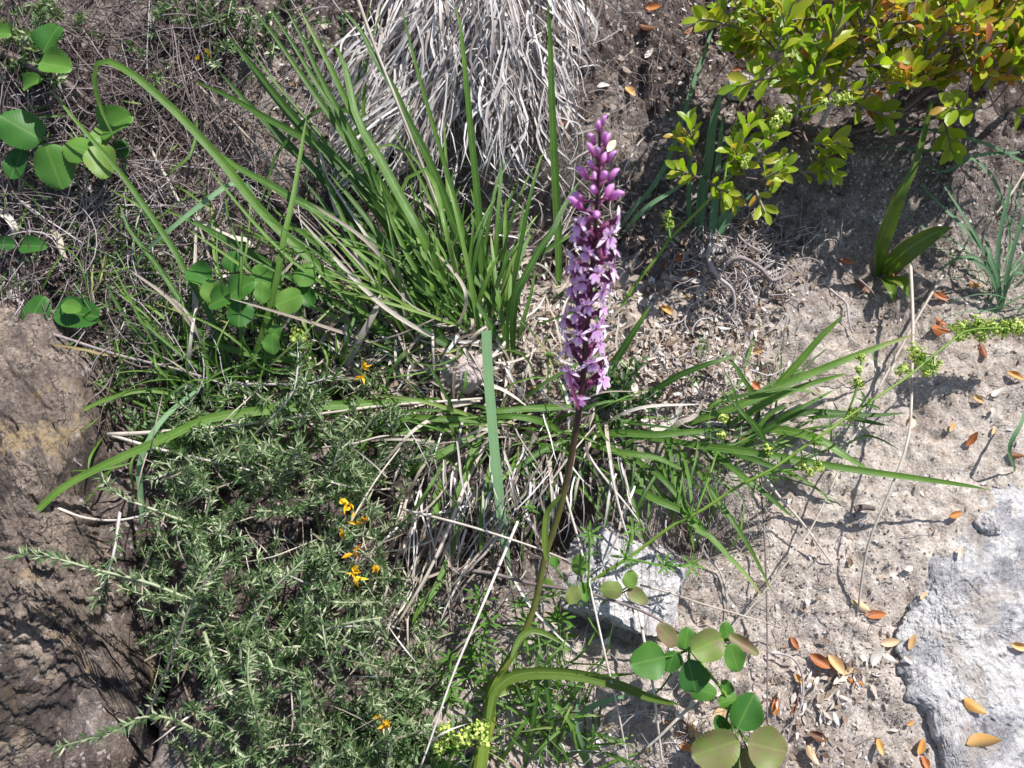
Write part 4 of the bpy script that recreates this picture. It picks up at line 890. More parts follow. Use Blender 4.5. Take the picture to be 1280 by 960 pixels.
bedstraw('long bedstraw stem crossing from the white stone to a yellow-green spike at the right edge', '690,770 737,729 790,694 842,656 874,640 921,609 964,587 1000,562 1050,528 1100,494 1133,472 1161,449 1190,426 1215,412 1290,410', (0, .075, .055), 7, .011,
   [(1197,409,11,.055),(1212,413,12,.055),(1222,406,12,.055),(1232,413,13,.055),(1243,409,12,.055),(1254,413,12,.055),(1265,407,11,.055),(1276,411,11,.055),(1286,408,11,.055),(1198,422,6,.055),(1225,420,7,.055),(1145,440,12,.06),(1150,450,9,.06),(1166,458,12,.06),(1129,463,10,.06),(1158,466,6,.06),(1068,516,6,.065),(1063,522,5,.065),(960,562,7,.05),(904,523,6,.05),(902,545,6,.05),(1003,583,7,.06),(1022,584,8,.06),(1012,590,5,.06)], 61,
   sides=[('1057,523 1066,500 1073,478 1077,450', (.065,.07,.07)), ('921,609 960,592 1005,585', (.06,.06,.06)), ('780,697 831,707 870,705', (.07,.06,.05)), ('782,697 790,664', (.07,.08)), ('870,640 885,600 896,565', (.07,.06,.05)), ('735,735 737,690 737,665', (.06,.07,.08))])
bs = bpy.data.objects['bedstraw']
for x_, y_, r_, h in [(1077,447,6,.07),(1073,462,5,.07),(1070,476,6,.07),(1076,480,5,.07)]: cluster(hit(x_, y_, h, zsm), r_ * mpp(hit(x_, y_, h, zsm)), 22, bs)
for x_, y_ in ((831,707),(865,706),(792,662),(737,668),(782,697)): whorl(hit(x_, y_, .06, zsm), unit(-FWD + UPV * .3), 7, .010, .0022, .4, bs)
bedstraw('bedstraw stem rising from behind the orchid spike into the box shrub', '770,395 795,355 820,323 838,298 863,273 888,248 910,223 939,194 964,165 989,144 1014,133 1050,124', (0, .06, .13), 4, .009,
   [(1046,123,8,.13),(1060,122,8,.13),(1030,128,6,.13),(976,140,6,.12),(985,146,6,.12),(970,153,8,.12),(926,152,6,.08),(919,160,5,.08),(912,176,6,.075),(834,268,6,.06),(837,281,6,.06),(930,205,6,.10),(935,196,5,.10)], 62,
   sides=[('838,298 836,285 834,268', (.06,.06,.06)), ('905,228 912,190 926,152', (.09,.085,.08))])
bedstraw('bedstraw with a fat yellow-green flower head at the bottom edge beside the orchid base', '560,985 562,950 575,930 590,918', (0, .05, .07), 3, .012, [(590,918,17,.07),(600,912,13,.07),(578,924,12,.07),(557,912,9,.065),(560,928,10,.06),(604,926,9,.07),(548,935,8,.06)], 63)
bedstraw('short bedstraw with a pale bud head above the silky shrub', '390,475 384,455 375,430 371,418', (0, .03, .05), 2, .009, [(371,416,8,.05),(368,424,6,.05),(377,424,5,.05)], 64)
def whorled(label, s, hs, n_, wl, seed, tint=.3):
    random.seed(seed); C = spline(path3(s, hs), 30); root = thing('bedstraw_shoot', label, 'wildflower', C[0])
    m = MB(); tube(m, C, .0006, 5, .45); m.build('stem', M['bedstraw'], root)
    for i in range(n_):
        j = int(4 + 25 * i / max(1, n_ - 1)); j = min(j, 28); whorl(C[j], C[j+1] - C[j], random.randint(6, 8), wl * random.uniform(.8, 1.2), wl * .22, tint, root)
for a in [('leafy bedstraw shoot climbing through the big tuft', '512,430 510,390 508,355 510,325 514,300', (0,.03,.06), 6, .012, 1), ('small bedstraw shoot left of the big tuft base', '480,440 482,415 488,395', (0,.02,.03), 3, .010, 2),
          ('bedstraw shoot with star-shaped whorls left of the orchid stalk bend', '610,880 606,850 600,820 604,795 612,775', (0,.02,.04), 5, .013, 3), ('dense bedstraw shoot beside the sloping straw near the bottom', '580,860 588,830 592,800 596,765 600,745', (0,.02,.04), 6, .013, 4),
          ('bright bedstraw star above the orchid stalk at the brown twig', '700,800 698,780 696,762 690,745', (0,.02,.03), 3, .015, 5), ('bedstraw shoot whose tip points right under the broken blade', '600,690 625,670 645,650 668,632', (0,.03,.05), 6, .008, 6),
          ('bedstraw whorls low against the orchid stem below the spike', '735,540 715,555 700,548 690,535', (0,.02,.02), 3, .009, 7), ('bedstraw shoot behind the first bend of the orchid stem', '660,600 664,575 660,550 668,535', (0,.02,.03), 3, .009, 8),
          ('tiny bedstraw shoot on bright litter left of the spike base', '686,530 685,500 685,470 686,440', (0,.02,.03), 3, .008, 9), ('yellowish bedstraw rosette under the tip of the folded left blade', '250,485 252,470 254,455', (0,.015,.02), 2, .011, 10),
          ('bedstraw shoot in the stubble below the central low tuft', '640,620 645,600 655,585', (0,.02,.03), 3, .011, 11), ('bedstraw shoot at the left foot of the orchid stalk', '560,880 564,850 562,822', (0,.02,.03), 4, .012, 12),
          ('bedstraw whorls between orchid stem and hanging sheath leaf', '660,800 658,775 650,755', (0,.02,.03), 3, .012, 13), ('single bedstraw sprig under the round leaves left of centre', '420,440 415,425 405,415', (0,.015,.02), 2, .010, 14)]:
    whorled(*a[:5], 200 + a[5])

# ================================================================ DRY MATTER: thatch, straws, twigs, roots
random.seed(77)
th = thing('dry_grass_clump', 'bleached dead grass hanging over the edge of the bank at the top', 'dry grass', P(600, 10)); pc = Pieces()
def strand(x0, y0, x1, y1, h0, h1, sag=0., n=9, jit=4.):
    pts = []
    cx, cy = random.gauss(0, jit * 2.2), random.gauss(0, jit)
    for u in np.linspace(0, 1, 5):
        b = 4 * u * (1 - u)
        pts.append(hit(x0 + (x1 - x0) * u + cx * b + random.gauss(0, jit * .4), y0 + (y1 - y0) * u + cy * b, max(.001, h0 * (1 - u) + h1 * u + sag * b), zsm))
    return spline(pts, n)
LOCK = []
for i in range(58):
    x_ = random.gauss(606, 41) if i % 4 else random.gauss(505, 28); y_ = random.uniform(-70, 105) if i % 4 else random.uniform(40, 190)
    if x_ > 722: x_ = random.uniform(640, 722)
    LOCK.append((x_, y_, random.gauss((x_ - 600) / 120 * 30 - (14 if x_ < 540 else 0), 16), random.uniform(80, 165) * (1 - .2 * abs(x_ - 600) / 120), random.uniform(.012, .06)))
for i in range(1150):
    lx, ly, ldx, ll, lh = random.choice(LOCK); sp = random.gauss(0, 10)
    x0 = lx + sp; y0 = ly + random.gauss(0, 16); L_ = ll * random.uniform(.6, 1.15)
    x1 = lx + ldx + sp * random.uniform(-.6, .9) + random.gauss(0, 7 if i % 5 else 28); y1 = min(y0 + L_, 238 + random.gauss(0, 20) - max(0, (x0 - 640) / 2.2))
    if y1 - y0 < 20: continue
    h = lh + random.uniform(-.008, .012)
    C = strand(x0, y0, x1, y1, max(.004, h), max(.003, h * random.uniform(.2, 1.0)), random.uniform(-.006, .018), 9, 7)
    wd = random.choice((1.5, 2.0, 2.6, 3.4)) * mpp(C[4]); m = pc.new(C[4] + np.array([0, 0, h]))
    ribbon(m, C, wprof(9, wd, .7, .5), .25, random.uniform(-1.2, 1.2), unit(rnd_unit() * .5 + np.array([.3, -.4, .8])), min(1, max(0, random.gauss(.74, .25))))
pc.emit(th, 'straw', M['thatch'], 290, 'straws')

def strands(name, label, n_, zone, L, rad, tint, hs, mat='twig', curl=.5, seed=1, dirn=None, flat=False, kind='stuff'):
    """fine dead stems lying over each other"""
    rr_ = random.Random(seed); m = MB()
    for i in range(n_):
        x_, y_ = zone(rr_); l = rr_.uniform(*L); a = rr_.uniform(0, 6.283) if dirn is None else rr_.gauss(*dirn); h0 = rr_.uniform(0, hs) ** 1.0; h1 = rr_.uniform(0, hs)
        k_ = rr_.gauss(0, curl); pts = []; cx, cy = x_, y_
        nseg = 6
        for j in range(nseg):
            u = j / (nseg - 1); pts.append(hit(cx, cy, max(.0008, h0 + (h1 - h0) * u + .3 * hs * math.sin(u * 3.1)), zsm)) if hs > .006 else pts.append(P(cx, cy) + np.array([0, 0, .0012 + hs * math.sin(u * 3.1)]))
            a += k_ / nseg + rr_.gauss(0, curl * .25); cx += math.cos(a) * l / nseg; cy += math.sin(a) * l / nseg
        C = spline(pts, 9); r = rr_.uniform(*rad); t_ = min(1, max(0, rr_.gauss(*tint)))
        if flat: ribbon(m, C, wprof(9, r * 3, .7, .5), .2, rr_.uniform(-2, 2), None, t_)
        else: tube(m, C, np.linspace(r, r * .45, 9), 3, t_, cap=False)
    return tag(m.build(name, M[mat], kind=kind, origin=(0, 0, 0)), label)
def zbox(*bs_):
    def f(r):
        b = r.choice(bs_); return r.uniform(b[0], b[2]), r.uniform(b[1], b[3])
    return f
def zg(*gs):
    def f(r):
        b = r.choice(gs); return r.gauss(b[0], b[2]), r.gauss(b[1], b[3])
    return f
strands('dry_stems', 'tangle of grey-brown dead stems over the left bank', 620, zbox((-20,120,330,400),(-20,200,260,470),(0,0,420,240)), (50, 190), (.0002, .0009), (.50, .33), .035, seed=1, curl=.9)
strands('dry_stems', 'fine curled dead stems among the left grasses', 650, zg((150,350,110,70),(330,330,90,90),(380,460,90,50),(250,200,120,100)), (20, 80), (.0002, .0006), (.55, .28), .022, seed=2, curl=1.6)
strands('dry_stems', 'thin pale stems fallen at the top left', 260, zbox((-20,-20,300,160)), (60, 200), (.0003, .0008), (.32, .22), .04, seed=3, curl=.5)
strands('dry_stubble', 'grey dead leaf bases hanging under the central tuft', 170, zg((690,590,60,28),(640,570,60,30),(590,600,50,40)), (40, 130), (.0002, .0007), (.45, .32), .045, 'thatch', seed=4, curl=.5, dirn=(1.65, .28), flat=True)
strands('dry_stubble', 'straw lying down the slope below the tuft left of the orchid', 70, zg((560,680,40,70),(600,640,50,50),(530,640,40,50)), (60, 200), (.0003, .0007), (.55, .28), .04, 'straw', seed=5, curl=.35, dirn=(1.9, .35), flat=True)
strands('dry_stubble', 'short dead grass under the thatch', 150, zg((640,260,60,35),(560,240,70,40),(700,230,30,60)), (25, 100), (.0002, .0005), (.42, .3), .02, 'thatch', seed=6, curl=.9, flat=True)
strands('dry_stubble', 'dead sheaths at the foot of the big tuft', 330, zg((590,400,70,40),(520,440,80,40),(460,470,60,30),(650,420,50,50)), (25, 110), (.0003, .0010), (.62, .25), .022, 'straw', seed=7, curl=.7, flat=True)
strands('root_fibres', 'root fibres on the dark soil behind the orchid spike', 260, zg((800,120,50,90),(760,250,40,60),(870,60,60,60)), (15, 80), (.0002, .0005), (.45, .25), .010, seed=8, curl=1.2)
strands('root_fibres', 'whitish root fibres exposed in the silt right of the orchid', 330, zg((930,345,40,26),(905,310,30,30),(890,470,40,50),(960,320,40,30)), (18, 80), (.00025, .0009), (.72, .2), .014, seed=9, curl=1.4)
strands('root_fibres', 'thin rootlets lying on the pale silt slope', 240, zbox((900,300,1280,600),(900,600,1130,960),(680,780,900,960)), (12, 60), (.00015, .0004), (.62, .25), .003, seed=10, curl=1.0)
strands('root_fibres', 'hair roots hanging below the right tuft', 160, zg((880,610,40,30),(800,600,60,30),(900,640,30,40)), (20, 80), (.0002, .0005), (.6, .25), .02, seed=11, curl=.8, dirn=(1.5, .4))
strands('dry_stems', 'dead stems at the bottom beside the orchid base', 220, zg((680,880,70,60),(600,760,50,60),(860,930,40,30)), (20, 100), (.0002, .0006), (.65, .25), .012, seed=12, curl=.8)

strands('dry_straw', 'loose dry straws poking through the low shrub', 120, zbox((170,520,520,900),(230,600,540,960)), (40, 140), (.0002, .0005), (.55, .28), .075, 'straw', seed=13, curl=.3, flat=True)
strands('fine_grass', 'fine green grass threads among the left twigs', 260, zg((230,420,90,80),(330,480,90,50),(130,250,100,90),(300,560,100,40),(420,470,70,50)), (30, 120), (.0003, .0008), (.45, .2), .045, 'grass', seed=14, curl=.7, flat=True)
strands('fine_grass', 'fine green grass threads under the central and right tufts', 170, zg((650,560,80,40),(900,570,60,40),(600,430,70,50),(690,880,50,50)), (30, 100), (.0003, .0007), (.42, .2), .035, 'grass', seed=15, curl=.7, flat=True)
# single exposed roots, each a thing of its own
def stick(name, label, cat, s, hs, wpx, tint, mat='straw', taper=.6, n=24, group=None, sides=6, flat=False, twist=.4):
    C = spline(path3(s, hs), n); m = MB(); wm = np.array([wpx * mpp(p) for p in C])
    if flat: ribbon(m, C, wprof(n, 1, .8, .5) * wm, .2, twist, None, tint)
    else: tube(m, C, wm / 2 * np.linspace(1, taper, n), sides, np.clip(np.random.uniform(tint - .1, tint + .1, n), 0, 1).repeat(sides))
    o = m.build(name, M[mat], origin=C[0]); return tag(o, label, cat, group)
ST = [('dry_stalk','dry cream stalk lying level along the long horizontal blade','135,543 184,541 282,533 345,524 417,515 482,507 550,502 603,498',(.03,.04,.015),5,.82,'straw'),
('dry_stalk','cream stalk slanting down from the bent tip of the level stalk','135,543 197,561 262,576 328,592 350,600',(.03,.04,.05),4,.88,'straw'),
('dry_stalk','long thin pale stalk crossing the orchid stem above the white stone','501,636 587,658 662,682 711,701',(.07,.09,.06),3.5,.84,'straw'),
('dry_stalk','straight white stalk slanting down left to the bottom flower head','647,652 625,705 595,776 565,847 535,934 525,960',(.04,.075,.06),4,.92,'straw'),
('dry_stalk','thick tan stalk leaning from the central tuft down to the shrub','612,545 584,600 561,660 535,716 497,780',(.02,.05,.04),6,.70,'straw'),
('dry_stalk','thin straight straw hanging from the tuft over the stone and down to the bottom edge','700,590 707,619 726,686 741,750 756,817 771,881 786,960',(.05,.05,.02),3.5,.86,'straw'),
('dry_stalk','bleached stalk dropping from the brown twig past the round leaves','798,762 808,815 817,862 822,905 828,955',(.03,.03,.01),4,.84,'straw'),
('dry_stalk','long thin stalk slanting across the silt from the yellow spike to the seedling','1182,338 1151,390 1111,462 1071,537 1036,616 1010,667 965,727 916,787 895,812',(.01,.025,.02),3.2,.72,'straw'),
('dry_stalk','bowed pale stalk standing on the silt left of the flat grey rock','1138,330 1141,400 1140,462 1136,544 1115,607 1085,682 1072,765',(.02,.045,.002),4,.80,'straw'),
('dry_stalk','thin dark grey stalk running straight down the silt','945,560 950,600 956,675 959,787 959,905',(.02,.02,.006),3,.45,'twig'),
('dry_stalk','short pale stalk ending on the silt below the right tuft','955,595 975,622 999,649 1020,677 1041,706',(.03,.02,.002),3.5,.80,'straw'),
('twig','purplish brown twig crossing the white stone','548,710 610,716 662,729 737,742 805,765 850,791',(.03,.05,.04),5,.38,'twig'),
('dry_stalk','long thin greyish vine crossing the boulder top from the left edge','-5,400 66,418 148,444 230,464 328,497 370,510',(.03,.03,.02),4,.62,'twig'),
('dry_stalk','whitish curved stem lying over the boulder','-5,620 56,630 105,647 150,650 190,641',(.05,.05,.04),4,.85,'straw'),
('twig','thin reddish twig hooked over the boulder face','140,470 128,488 108,505 96,540 82,580 70,600 45,618',(.02,.03,.01),2.2,.35,'twig'),
('dry_stalk','short pale straw pointing at the lowest round leaves','879,866 862,884 845,900 825,920 807,936',(.03,.03,.02),4.5,.85,'straw'),
('dry_stalk','thin stalk running right from behind the stone top onto silt','800,731 840,742 875,754 930,770 984,787',(.035,.035,.01),2.6,.66,'straw'),
('dry_stalk','whitish bent straw among twigs above the sprawling left tuft','185,180 203,213 215,235 226,256 249,289 268,310',(.01,.03,.02),4,.84,'straw'),
('dry_stalk','long reddish straw along the dark blade beside the thatch','446,-5 466,52 495,125 521,190 544,249 564,308 590,425',(.12,.09,.01),4,.66,'straw'),
('dry_stalk','pale stalk running through the big tuft to its dark base','395,270 400,277 432,315 465,350 502,390 525,412',(.03,.03,.02),4,.72,'straw'),
('twig','grey twig slanting from the tuft base up to the right','452,432 480,424 505,416 540,400 570,385',(.02,.03,.02),3,.45,'twig'),
('dry_stalk','pale upright stalk in front of the tuft base','541,398 541,430 542,465',(.01,.03,.02),5,.80,'straw'),
('dry_stalk','long dull stem across the twigs at upper left','246,105 290,150 340,205 370,240 400,270',(.02,.03,.03),3,.58,'straw'),
('twig','thick dark woody stem in shade at the top left corner','-10,60 30,78 75,100 115,130',(.02,.03,.02),11,.30,'twig'),
('twig','dark woody stem crossing behind the box shrub','1235,20 1190,50 1150,80 1115,98',(.13,.14,.13),5,.25,'twig'),
('twig','pale short twig pointing through the drooping box sprig','1027,155 1034,140 1042,128',(.06,.07,.08),7,.90,'twig'),
('twig','grey twig on litter below the blue-green blades','912,278 930,302 955,316 985,325 1003,345',(.006,.012,.004),4,.62,'twig'),
('twig','dark chip of bark lying on silt above the orange leaf','1068,637 1080,634 1093,636',(.004,.006,.004),9,.20,'twig'),
('root','forked pale root lying in silt left of the broad-leaved plant','1030,355 1045,368 1058,380 1061,400 1065,416',(.003,.006,.002),3.5,.80,'twig'),
('root','short root branch above the forked pale root','1042,324 1060,338 1075,350 1088,362 1100,378',(.003,.008,.002),3,.62,'twig'),
('root','thick curled whitish root in the exposed root nest','893,296 885,320 897,345 915,362 918,385 912,400',(.01,.02,.006),6,.80,'twig'),
('root','grey root running right out of the exposed root nest','905,330 925,322 950,335 965,350 985,342',(.01,.018,.006),6,.55,'twig'),
('root','brown root looping below the exposed root nest','930,400 938,380 925,360 940,345 965,352 975,375',(.008,.016,.004),4,.42,'twig'),
('root','thin white root hanging from the hollow beside the white stone','867,655 880,690 900,715 908,745 910,770',(.015,.01,.003),3.5,.85,'twig'),
('root','crooked root above the two bleached leaves near the bottom','960,815 990,822 1003,845 1002,880 990,905 984,925',(.002,.005,.002),3,.72,'twig'),
('twig','weathered grey stick lying left of the root nest','828,345 850,349 872,346',(.004,.008,.004),9,.58,'twig'),
('dry_stalk','thin curved stem at the right edge above the yellow-green spike','1285,208 1262,245 1240,275 1228,300 1235,330',(.02,.04,.01),3,.62,'straw'),
('dry_stalk','pale straw slanting up through the hollow under the spike','660,640 690,600 720,560 745,530',(.02,.04,.03),3,.76,'straw'),
('dry_stalk','white forked straw hanging over the top of the white stone','762,575 768,610 778,650 785,672',(.05,.05,.035),4,.90,'straw'),
('dry_stalk','bright thin straw leaning on the white stone from the right tuft base','730,560 750,590 790,640 800,655',(.04,.05,.035),3.5,.88,'straw'),
('twig','short dark twig lying on the boulder face','58,545 80,560 112,573',(.006,.012,.01),2.5,.05,'twig'),
('dry_stalk','light straw arc rising out of the herb left of the broken blade','400,560 440,555 480,545 520,545',(.03,.05,.03),3,.80,'straw'),
('dry_stalk','straight straw in front of the low shrub right side','420,690 440,650 470,600 500,560',(.08,.09,.05),3,.76,'straw')]
for nm, lab, s, hs, w_, ti, mt in ST: stick(nm, lab, {'dry_stalk': 'dry stalk', 'twig': 'twig', 'root': 'root'}[nm], s, hs, w_, ti, mt)
for lab, s, hs, w_, ti in [('wide flat grey-brown dead blade slanting across the tuft base','432,457 452,420 472,382 482,350 484,330',(.015,.04,.03),10,.62),
   ('curled pale dead blade above the round seedling leaves','238,262 250,278 265,287 290,297 310,300 312,307 295,310 275,306',(.02,.025,.02),9,.80),
   ('short cream dead blade lying on the yellow seedling leaf','290,341 280,348 272,360 264,368 257,376',(.03,.035,.03),9,.85),
   ('broad dull straw blade left of the tan stone','400,400 430,398 465,400 500,394',(.01,.02,.01),8,.52),
   ('cream strip of dead blade on litter below the tan stone','600,500 575,505 545,512 520,520',(.01,.02,.01),6,.74),
   ('curled whitish dead blade on the litter right of the spike base','800,520 820,535 838,528 850,510 856,498',(.006,.015,.01),9,.88),
   ('second whitish dead blade curled right of the spike base','838,540 850,528 868,520 880,500',(.006,.015,.01),7,.80),
   ('bleached dead blade hanging at the left edge','-5,262 8,270 18,285 14,300',(.02,.03,.02),8,.84),
   ('ragged pale dead leaf stuck in the twigs at left','55,296 66,290 74,300 80,320 92,328',(.02,.03,.02),7,.66)]:
    stick('dead_blade', lab, 'dead leaf', s, hs, w_, ti, 'straw', flat=True, twist=.9)

# ================================================================ GRIT AND LITTER
def scatter_grit(name, label, n_, zone, size, tint, seed, sink=.3):
    rg = np.random.default_rng(seed); rr_ = random.Random(seed); V = []; T = []; TT = []
    base = SPH[[0,1,2,3,4, 15,16]] * np.array([1, 1, .62]); tr = np.array([(0,1,5),(1,2,5),(2,3,5),(3,4,5),(4,0,5),(1,0,6),(2,1,6),(3,2,6),(4,3,6),(0,4,6)])
    cx = []
    for i in range(n_):
        x_, y_ = zone(rr_); d = ray(x_, y_); c = CAM + d * 0; cx.append((x_, y_))
    pts = fast_ground(np.array(cx))
    for p in pts:
        s = size[0] + (size[1] - size[0]) * rr_.random() ** 5
        q = base * rg.uniform(.6, 1.25, (7, 1)) * s * np.array([1, rr_.uniform(.55, 1), rr_.uniform(.5, 1)]); a = rr_.uniform(0, 6.28); ca, sa = math.cos(a), math.sin(a)
        q = q @ np.array([[ca, sa, 0], [-sa, ca, 0], [0, 0, 1]]); b = rr_.uniform(-.6, .6); cb, sb = math.cos(b), math.sin(b); q = q @ np.array([[1, 0, 0], [0, cb, sb], [0, -sb, cb]])
        V.append(q + p + np.array([0, 0, s * sink])); TT.append(min(1, max(0, rr_.gauss(*tint))))
    V = np.concatenate(V); k = np.arange(len(pts))[:, None, None] * 7
    m = MB(); m.add(V, tris=(tr[None] + k).reshape(-1, 3), tint=np.repeat(TT, 7)); return tag(m.build(name, M['grain'], kind='stuff', origin=(0, 0, 0), smooth=False), label)
def fast_ground(xy):
    """many pixel rays against the ground at once"""
    d = FWD[None] + RGT[None] * ((xy[:, :1] - 640) / FPX) + UPV[None] * ((480 - xy[:, 1:]) / FPX); d = d / np.linalg.norm(d, axis=1, keepdims=True)
    t0 = np.full(len(xy), .3); t = t0.copy(); done = np.zeros(len(xy), bool)
    for _ in range(120):
        p = CAM + d * t[:, None]; below = p[:, 2] < zt(p[:, 0], p[:, 1]); done |= below
        t0 = np.where(done, t0, t); t = np.where(done, t, t + .006)
        if done.all(): break
    a, b = t0, t
    for _ in range(9):
        m_ = (a + b) / 2; p = CAM + d * m_[:, None]; ab = p[:, 2] > zt(p[:, 0], p[:, 1]); a = np.where(ab, m_, a); b = np.where(ab, b, m_)
    return CAM + d * b[:, None]
scatter_grit('grit', 'coarse sandy grit on the pale silt at right', 13000, zbox((880,300,1300,980),(1040,180,1300,420),(840,640,1140,980)), (.0004, .0034), (.58, .26), 1)
scatter_grit('grit', 'grit at the foot of the orchid', 4200, zbox((640,770,900,980),(600,330,900,520)), (.0004, .0022), (.58, .22), 2)
scatter_grit('soil_crumbs', 'crumbs of dark soil on the upper slope', 6500, zbox((730,-20,1000,340),(990,130,1290,330),(150,-20,480,300)), (.0006, .0030), (.22, .16), 3)
scatter_grit('soil_crumbs', 'mixed crumbs and chips among the left grasses', 5000, zbox((-20,150,640,520),(540,560,900,780)), (.0005, .0026), (.35, .25), 4)
def scatter_flakes(name, label, n_, zone, L, asp, tint, lift, seed):
    rr_ = random.Random(seed); m = MB(); pts = fast_ground(np.array([zone(rr_) for _ in range(n_)]))
    for p in pts:
        a = rr_.uniform(0, 6.28); l = rr_.uniform(*L) * (1 if rr_.random() < .85 else 1.6); up = unit([rr_.gauss(0, .4), -.35 + rr_.gauss(0, .4), 1]); d = np.array([math.cos(a), math.sin(a), .35 * math.sin(a) + rr_.gauss(0, .25)])
        leaf(m, p + np.array([0, 0, rr_.uniform(.0008, lift)]), d, up, l, l * rr_.uniform(*asp), 3, 1, rr_.uniform(-.3, .5), rr_.uniform(-.4, .4), tint=min(1, max(0, rr_.gauss(*tint))))
    return tag(m.build(name, M['litter'], kind='stuff', origin=(0, 0, 0)), label)
scatter_flakes('leaf_litter', 'bleached leaf scraps around the spike base and root nest', 3800, zg((700,420,70,50),(800,470,60,40),(860,420,50,50),(890,470,35,40),(640,400,50,50),(920,350,35,35)), (.002, .0085), (.2, .5), (.68, .2), .004, 1)
scatter_flakes('leaf_litter', 'brown leaf scraps mixed into the litter right of the spike', 800, zg((830,400,50,50),(880,440,40,50),(720,450,60,40),(900,320,50,30)), (.003, .009), (.3, .6), (.30, .16), .004, 12)
scatter_flakes('leaf_litter', 'brown and grey leaf scraps on the upper dark soil', 1500, zg((800,80,70,90),(900,80,60,70),(330,170,70,90),(400,60,60,60),(870,290,60,40)), (.002, .0075), (.25, .55), (.42, .25), .004, 2)
scatter_flakes('leaf_litter', 'pale scraps between the left grasses', 2000, zg((400,400,100,70),(480,450,90,40),(560,440,60,40),(120,300,100,90),(540,750,60,90)), (.002, .0075), (.2, .5), (.55, .25), .006, 3)
scatter_flakes('leaf_litter', 'thinly spread scraps on the open silt', 520, zbox((900,280,1290,620),(920,600,1180,980),(650,790,900,980)), (.0015, .006), (.25, .6), (.62, .28), .002, 4)
scatter_flakes('leaf_litter', 'scraps at the bottom edge around the round-leaved seedling', 420, zg((870,920,45,25),(1000,900,50,40),(1040,850,40,25),(660,940,50,20)), (.003, .009), (.25, .5), (.62, .25), .004, 5)

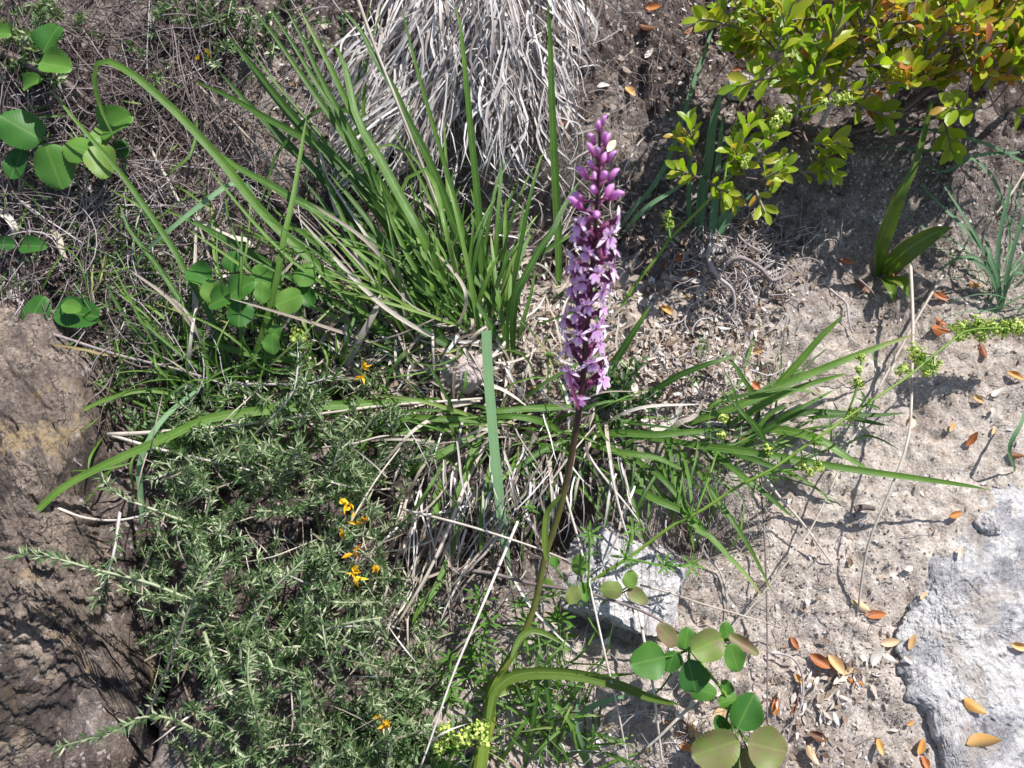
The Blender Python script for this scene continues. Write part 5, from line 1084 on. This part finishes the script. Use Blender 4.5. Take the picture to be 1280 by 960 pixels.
# ================================================================ FALLEN BOX LEAVES
FL = [(1093,768,31,2,.36,'red-orange fallen leaf right beside the flat grey rock edge'),(1074,757,22,150,.72,'pale tan fallen leaf touching the red-orange leaf'),(993,804,21,-62,.42,'small orange leaf standing at the tip of the thin grey stalk'),
(1022,826,28,-35,.28,'curled rust-brown leaf in the leaf group on the silt'),(1043,832,26,-62,.66,'tan leaf right of the curled rust leaf'),(1053,845,16,40,.80,'cream scrap of leaf under the tan leaf'),(1067,852,17,-20,.40,'small orange-red leaf right of the leaf group'),
(969,882,26,82,.56,'yellow and brown leaf standing upright near the bottom'),(991,880,28,75,.18,'dark brown curled leaf below the small yellow leaf'),(1212,882,31,-38,.56,'orange leaf on the flat grey rock, upper of two'),(1223,924,33,14,.60,'yellow-orange leaf on the flat grey rock, lower of two'),
(1271,807,26,-14,.64,'yellow leaf at the right edge of the flat grey rock'),(1136,802,19,70,.62,'tan rounded leaf against the rock edge'),(1110,803,21,10,.74,'pale tan leaf left of the rounded leaf at the rock edge'),(1098,933,21,-80,.66,'tan leaf standing near the bottom edge left of the rock'),
(1149,932,21,65,.55,'brownish tan leaf on the lower left edge of the rock'),(1154,954,18,-80,.48,'orange-brown leaf at the bottom edge under the rock corner'),(1019,919,26,-25,.12,'dark folded leaf with orange tip near the bottom edge'),(1012,942,26,-70,.84,'pair of cream leaves at the bottom edge'),
(1191,644,18,20,.50,'small orange leaf at the top left of the flat grey rock'),(1095,820,24,60,.97,'white bleached leaf next to the rock corner'),(1108,822,20,-25,.95,'second white bleached leaf next to the rock corner'),(898,893,30,55,.82,'cream pointed leaf behind the round leaves'),
(864,911,26,75,.60,'orange-tan leaf in the heap left of the round leaves'),(852,920,22,30,.52,'brown-orange leaf at the left of the heap'),(874,920,22,-60,.68,'light tan leaf at the front of the heap'),(858,932,20,-10,.44,'dark orange leaf at the bottom of the heap'),(835,905,14,-60,.30,'small dark red leaf left of the heap'),
(1136,903,12,30,.55,'tiny orange leaf at the rock edge above the bottom leaves'),(1059,838,15,30,.84,'whitish leaf scrap above the small orange-red leaf'),(997,849,17,-55,.66,'small yellow leaf above the dark curled leaf'),
(1212,550,20,55,.40,'red-orange triangular leaf on silt under the yellow-green spike'),(1176,413,27,-5,.26,'rust-brown leaf at the start of the yellow-green spike'),(1174,404,18,-50,.32,'narrower brown leaf on top of the rust-brown leaf'),(1171,372,22,-25,.34,'brown leaf right of the broad-leaved plant'),
(1216,357,20,-20,.46,'brown-tan leaf left of the fine grass at right'),(1266,471,24,-30,.52,'tan-brown leaf at the right edge below the spike'),(1228,439,22,-80,.20,'dark reddish leaf under the yellow-green spike'),(1136,528,20,55,.78,'pale yellow leaf against the bowed stalk'),
(1239,539,13,60,.70,'tiny tan leaf right of the triangular leaf'),(1187,534,16,60,.72,'small tan leaf left of the triangular leaf'),(1267,570,22,-15,.30,'brown leaf at the right edge above the flat rock'),(1222,500,20,-30,.66,'faded tan leaf on the silt below the spike'),
(946,440,20,10,.72,'tan leaf alone on silt above the right tuft'),(944,484,22,-45,.36,'orange-brown leaf behind blades of the right tuft'),(833,390,22,-50,.70,'tan leaf left of the root nest'),(831,334,14,-80,.52,'small orange leaf beside the bedstraw stem'),
(931,549,16,70,.48,'orange leaf in the middle of the right tuft'),(1244,491,18,30,.93,'grey-white leaf on the silt at right'),(1057,328,18,-20,.28,'brown leaf at the foot of the shaded slope'),(1077,360,24,-50,.25,'reddish brown leaf left of the broad-leaved plant foot'),
(1037,199,24,-65,.22,'dark red-brown leaf on shaded soil below the drooping sprig'),(919,90,13,0,.45,'small brown leaf above the grey pebble'),(787,118,22,-60,.62,'tan orange leaf on dark soil above the spike'),(754,109,16,15,.95,'white leaf scrap left of the tan leaf above the spike'),
(704,153,14,70,.45,'small orange leaf in the thatch left of the spike'),(810,70,16,50,.96,'white leaf on the dark upper soil'),(764,184,22,60,.86,'cream leaf right behind the tip of the spike'),(808,36,22,-20,.28,'red-brown leaf at the top above the spike'),
(367,106,12,20,.62,'orange-tan scrap between upper left blades'),(815,12,20,5,.42,'brown leaf at the top edge right of the thatch'),(860,40,18,40,.36,'dull brown leaf at the top between thatch and box shrub'),(905,60,20,-30,.30,'brown leaf in shade left of the box shrub'),
(862,345,20,-50,.34,'brown leaf at the left of the root nest'),(850,325,18,20,.48,'pinkish brown leaf above the weathered stick'),(872,268,16,60,.40,'brown leaf among the feet of the blue-green blades'),(855,372,16,-15,.76,'pale leaf below the weathered stick'),
(1115,345,18,80,.30,'brown leaf hidden at the foot of the broad-leaved plant'),(1150,745,14,45,.82,'pale leaf lying on the whitish crust'),(1195,690,16,75,.80,'cream leaf on the upper left of the flat rock'),(728,478,12,0,.5,'tiny orange scrap left of the stem below the spike'),
(1020,850,14,60,.9,'bleached scrap left of the cream scrap'),(665,486,12,20,.48,'orange crumb of leaf left of the spike base'),(735,562,10,80,.40,'orange leaf scrap in the hollow beside the orchid stem'),(1130,825,14,-50,.92,'white scrap at the notch of the rock')]
random.seed(9)
for x_, y_, l, a, ti, lab in FL:
    on_rock = x_ > 1160 and y_ > 600
    c = P(x_, y_); s = mpp(c); n_ = unit([random.gauss(0, .12), -.42 + random.gauss(0, .1), .9]); d = RGT * math.cos(R(a)) + UPV * math.sin(R(a)); d = unit(d - n_ * (d @ n_)); L_ = l * s * random.uniform(.72, 1.02); ti = min(1, max(0, ti + random.uniform(-.09, .11)))
    if on_rock: c = c + n_ * .0
    m = MB(); leaf(m, np.zeros(3) - d * L_ / 2, d, n_, L_, L_ * random.uniform(.40, .50), 7, 2, random.choice((-.35, .45, .3)), random.uniform(-.35, .2), tint=ti, wav=.03)
    o = m.build('fallen_leaf', M['fallen'], origin=(0, 0, 0)); o.location = c + n_ * .0028; tag(o, lab, 'leaf'); o['on_rock'] = 1 if on_rock else 0
# settle the leaves that lie on rocks: drop them onto whatever is highest under them
bpy.context.view_layer.update(); dg = bpy.context.evaluated_depsgraph_get()
from mathutils.bvhtree import BVHTree
TR = {}
for nm in ('slab_rock', 'boulder'):
    ob = bpy.data.objects[nm]; me = ob.data; mw = ob.matrix_world
    TR[nm] = BVHTree.FromPolygons([mw @ v.co for v in me.vertices], [tuple(p.vertices) for p in me.polygons])
for o in [o for o in COL.objects if o.name.startswith('fallen_leaf')]:
    d = (o.location - Vector(CAM)).normalized()
    for t_ in TR.values():
        h = t_.ray_cast(Vector(CAM), d)
        if h[0] is not None and h[3] < (o.location - Vector(CAM)).length + .01: o.location = h[0] + Vector((0, -.001, .0024))
    del o['on_rock']
random.seed(1)
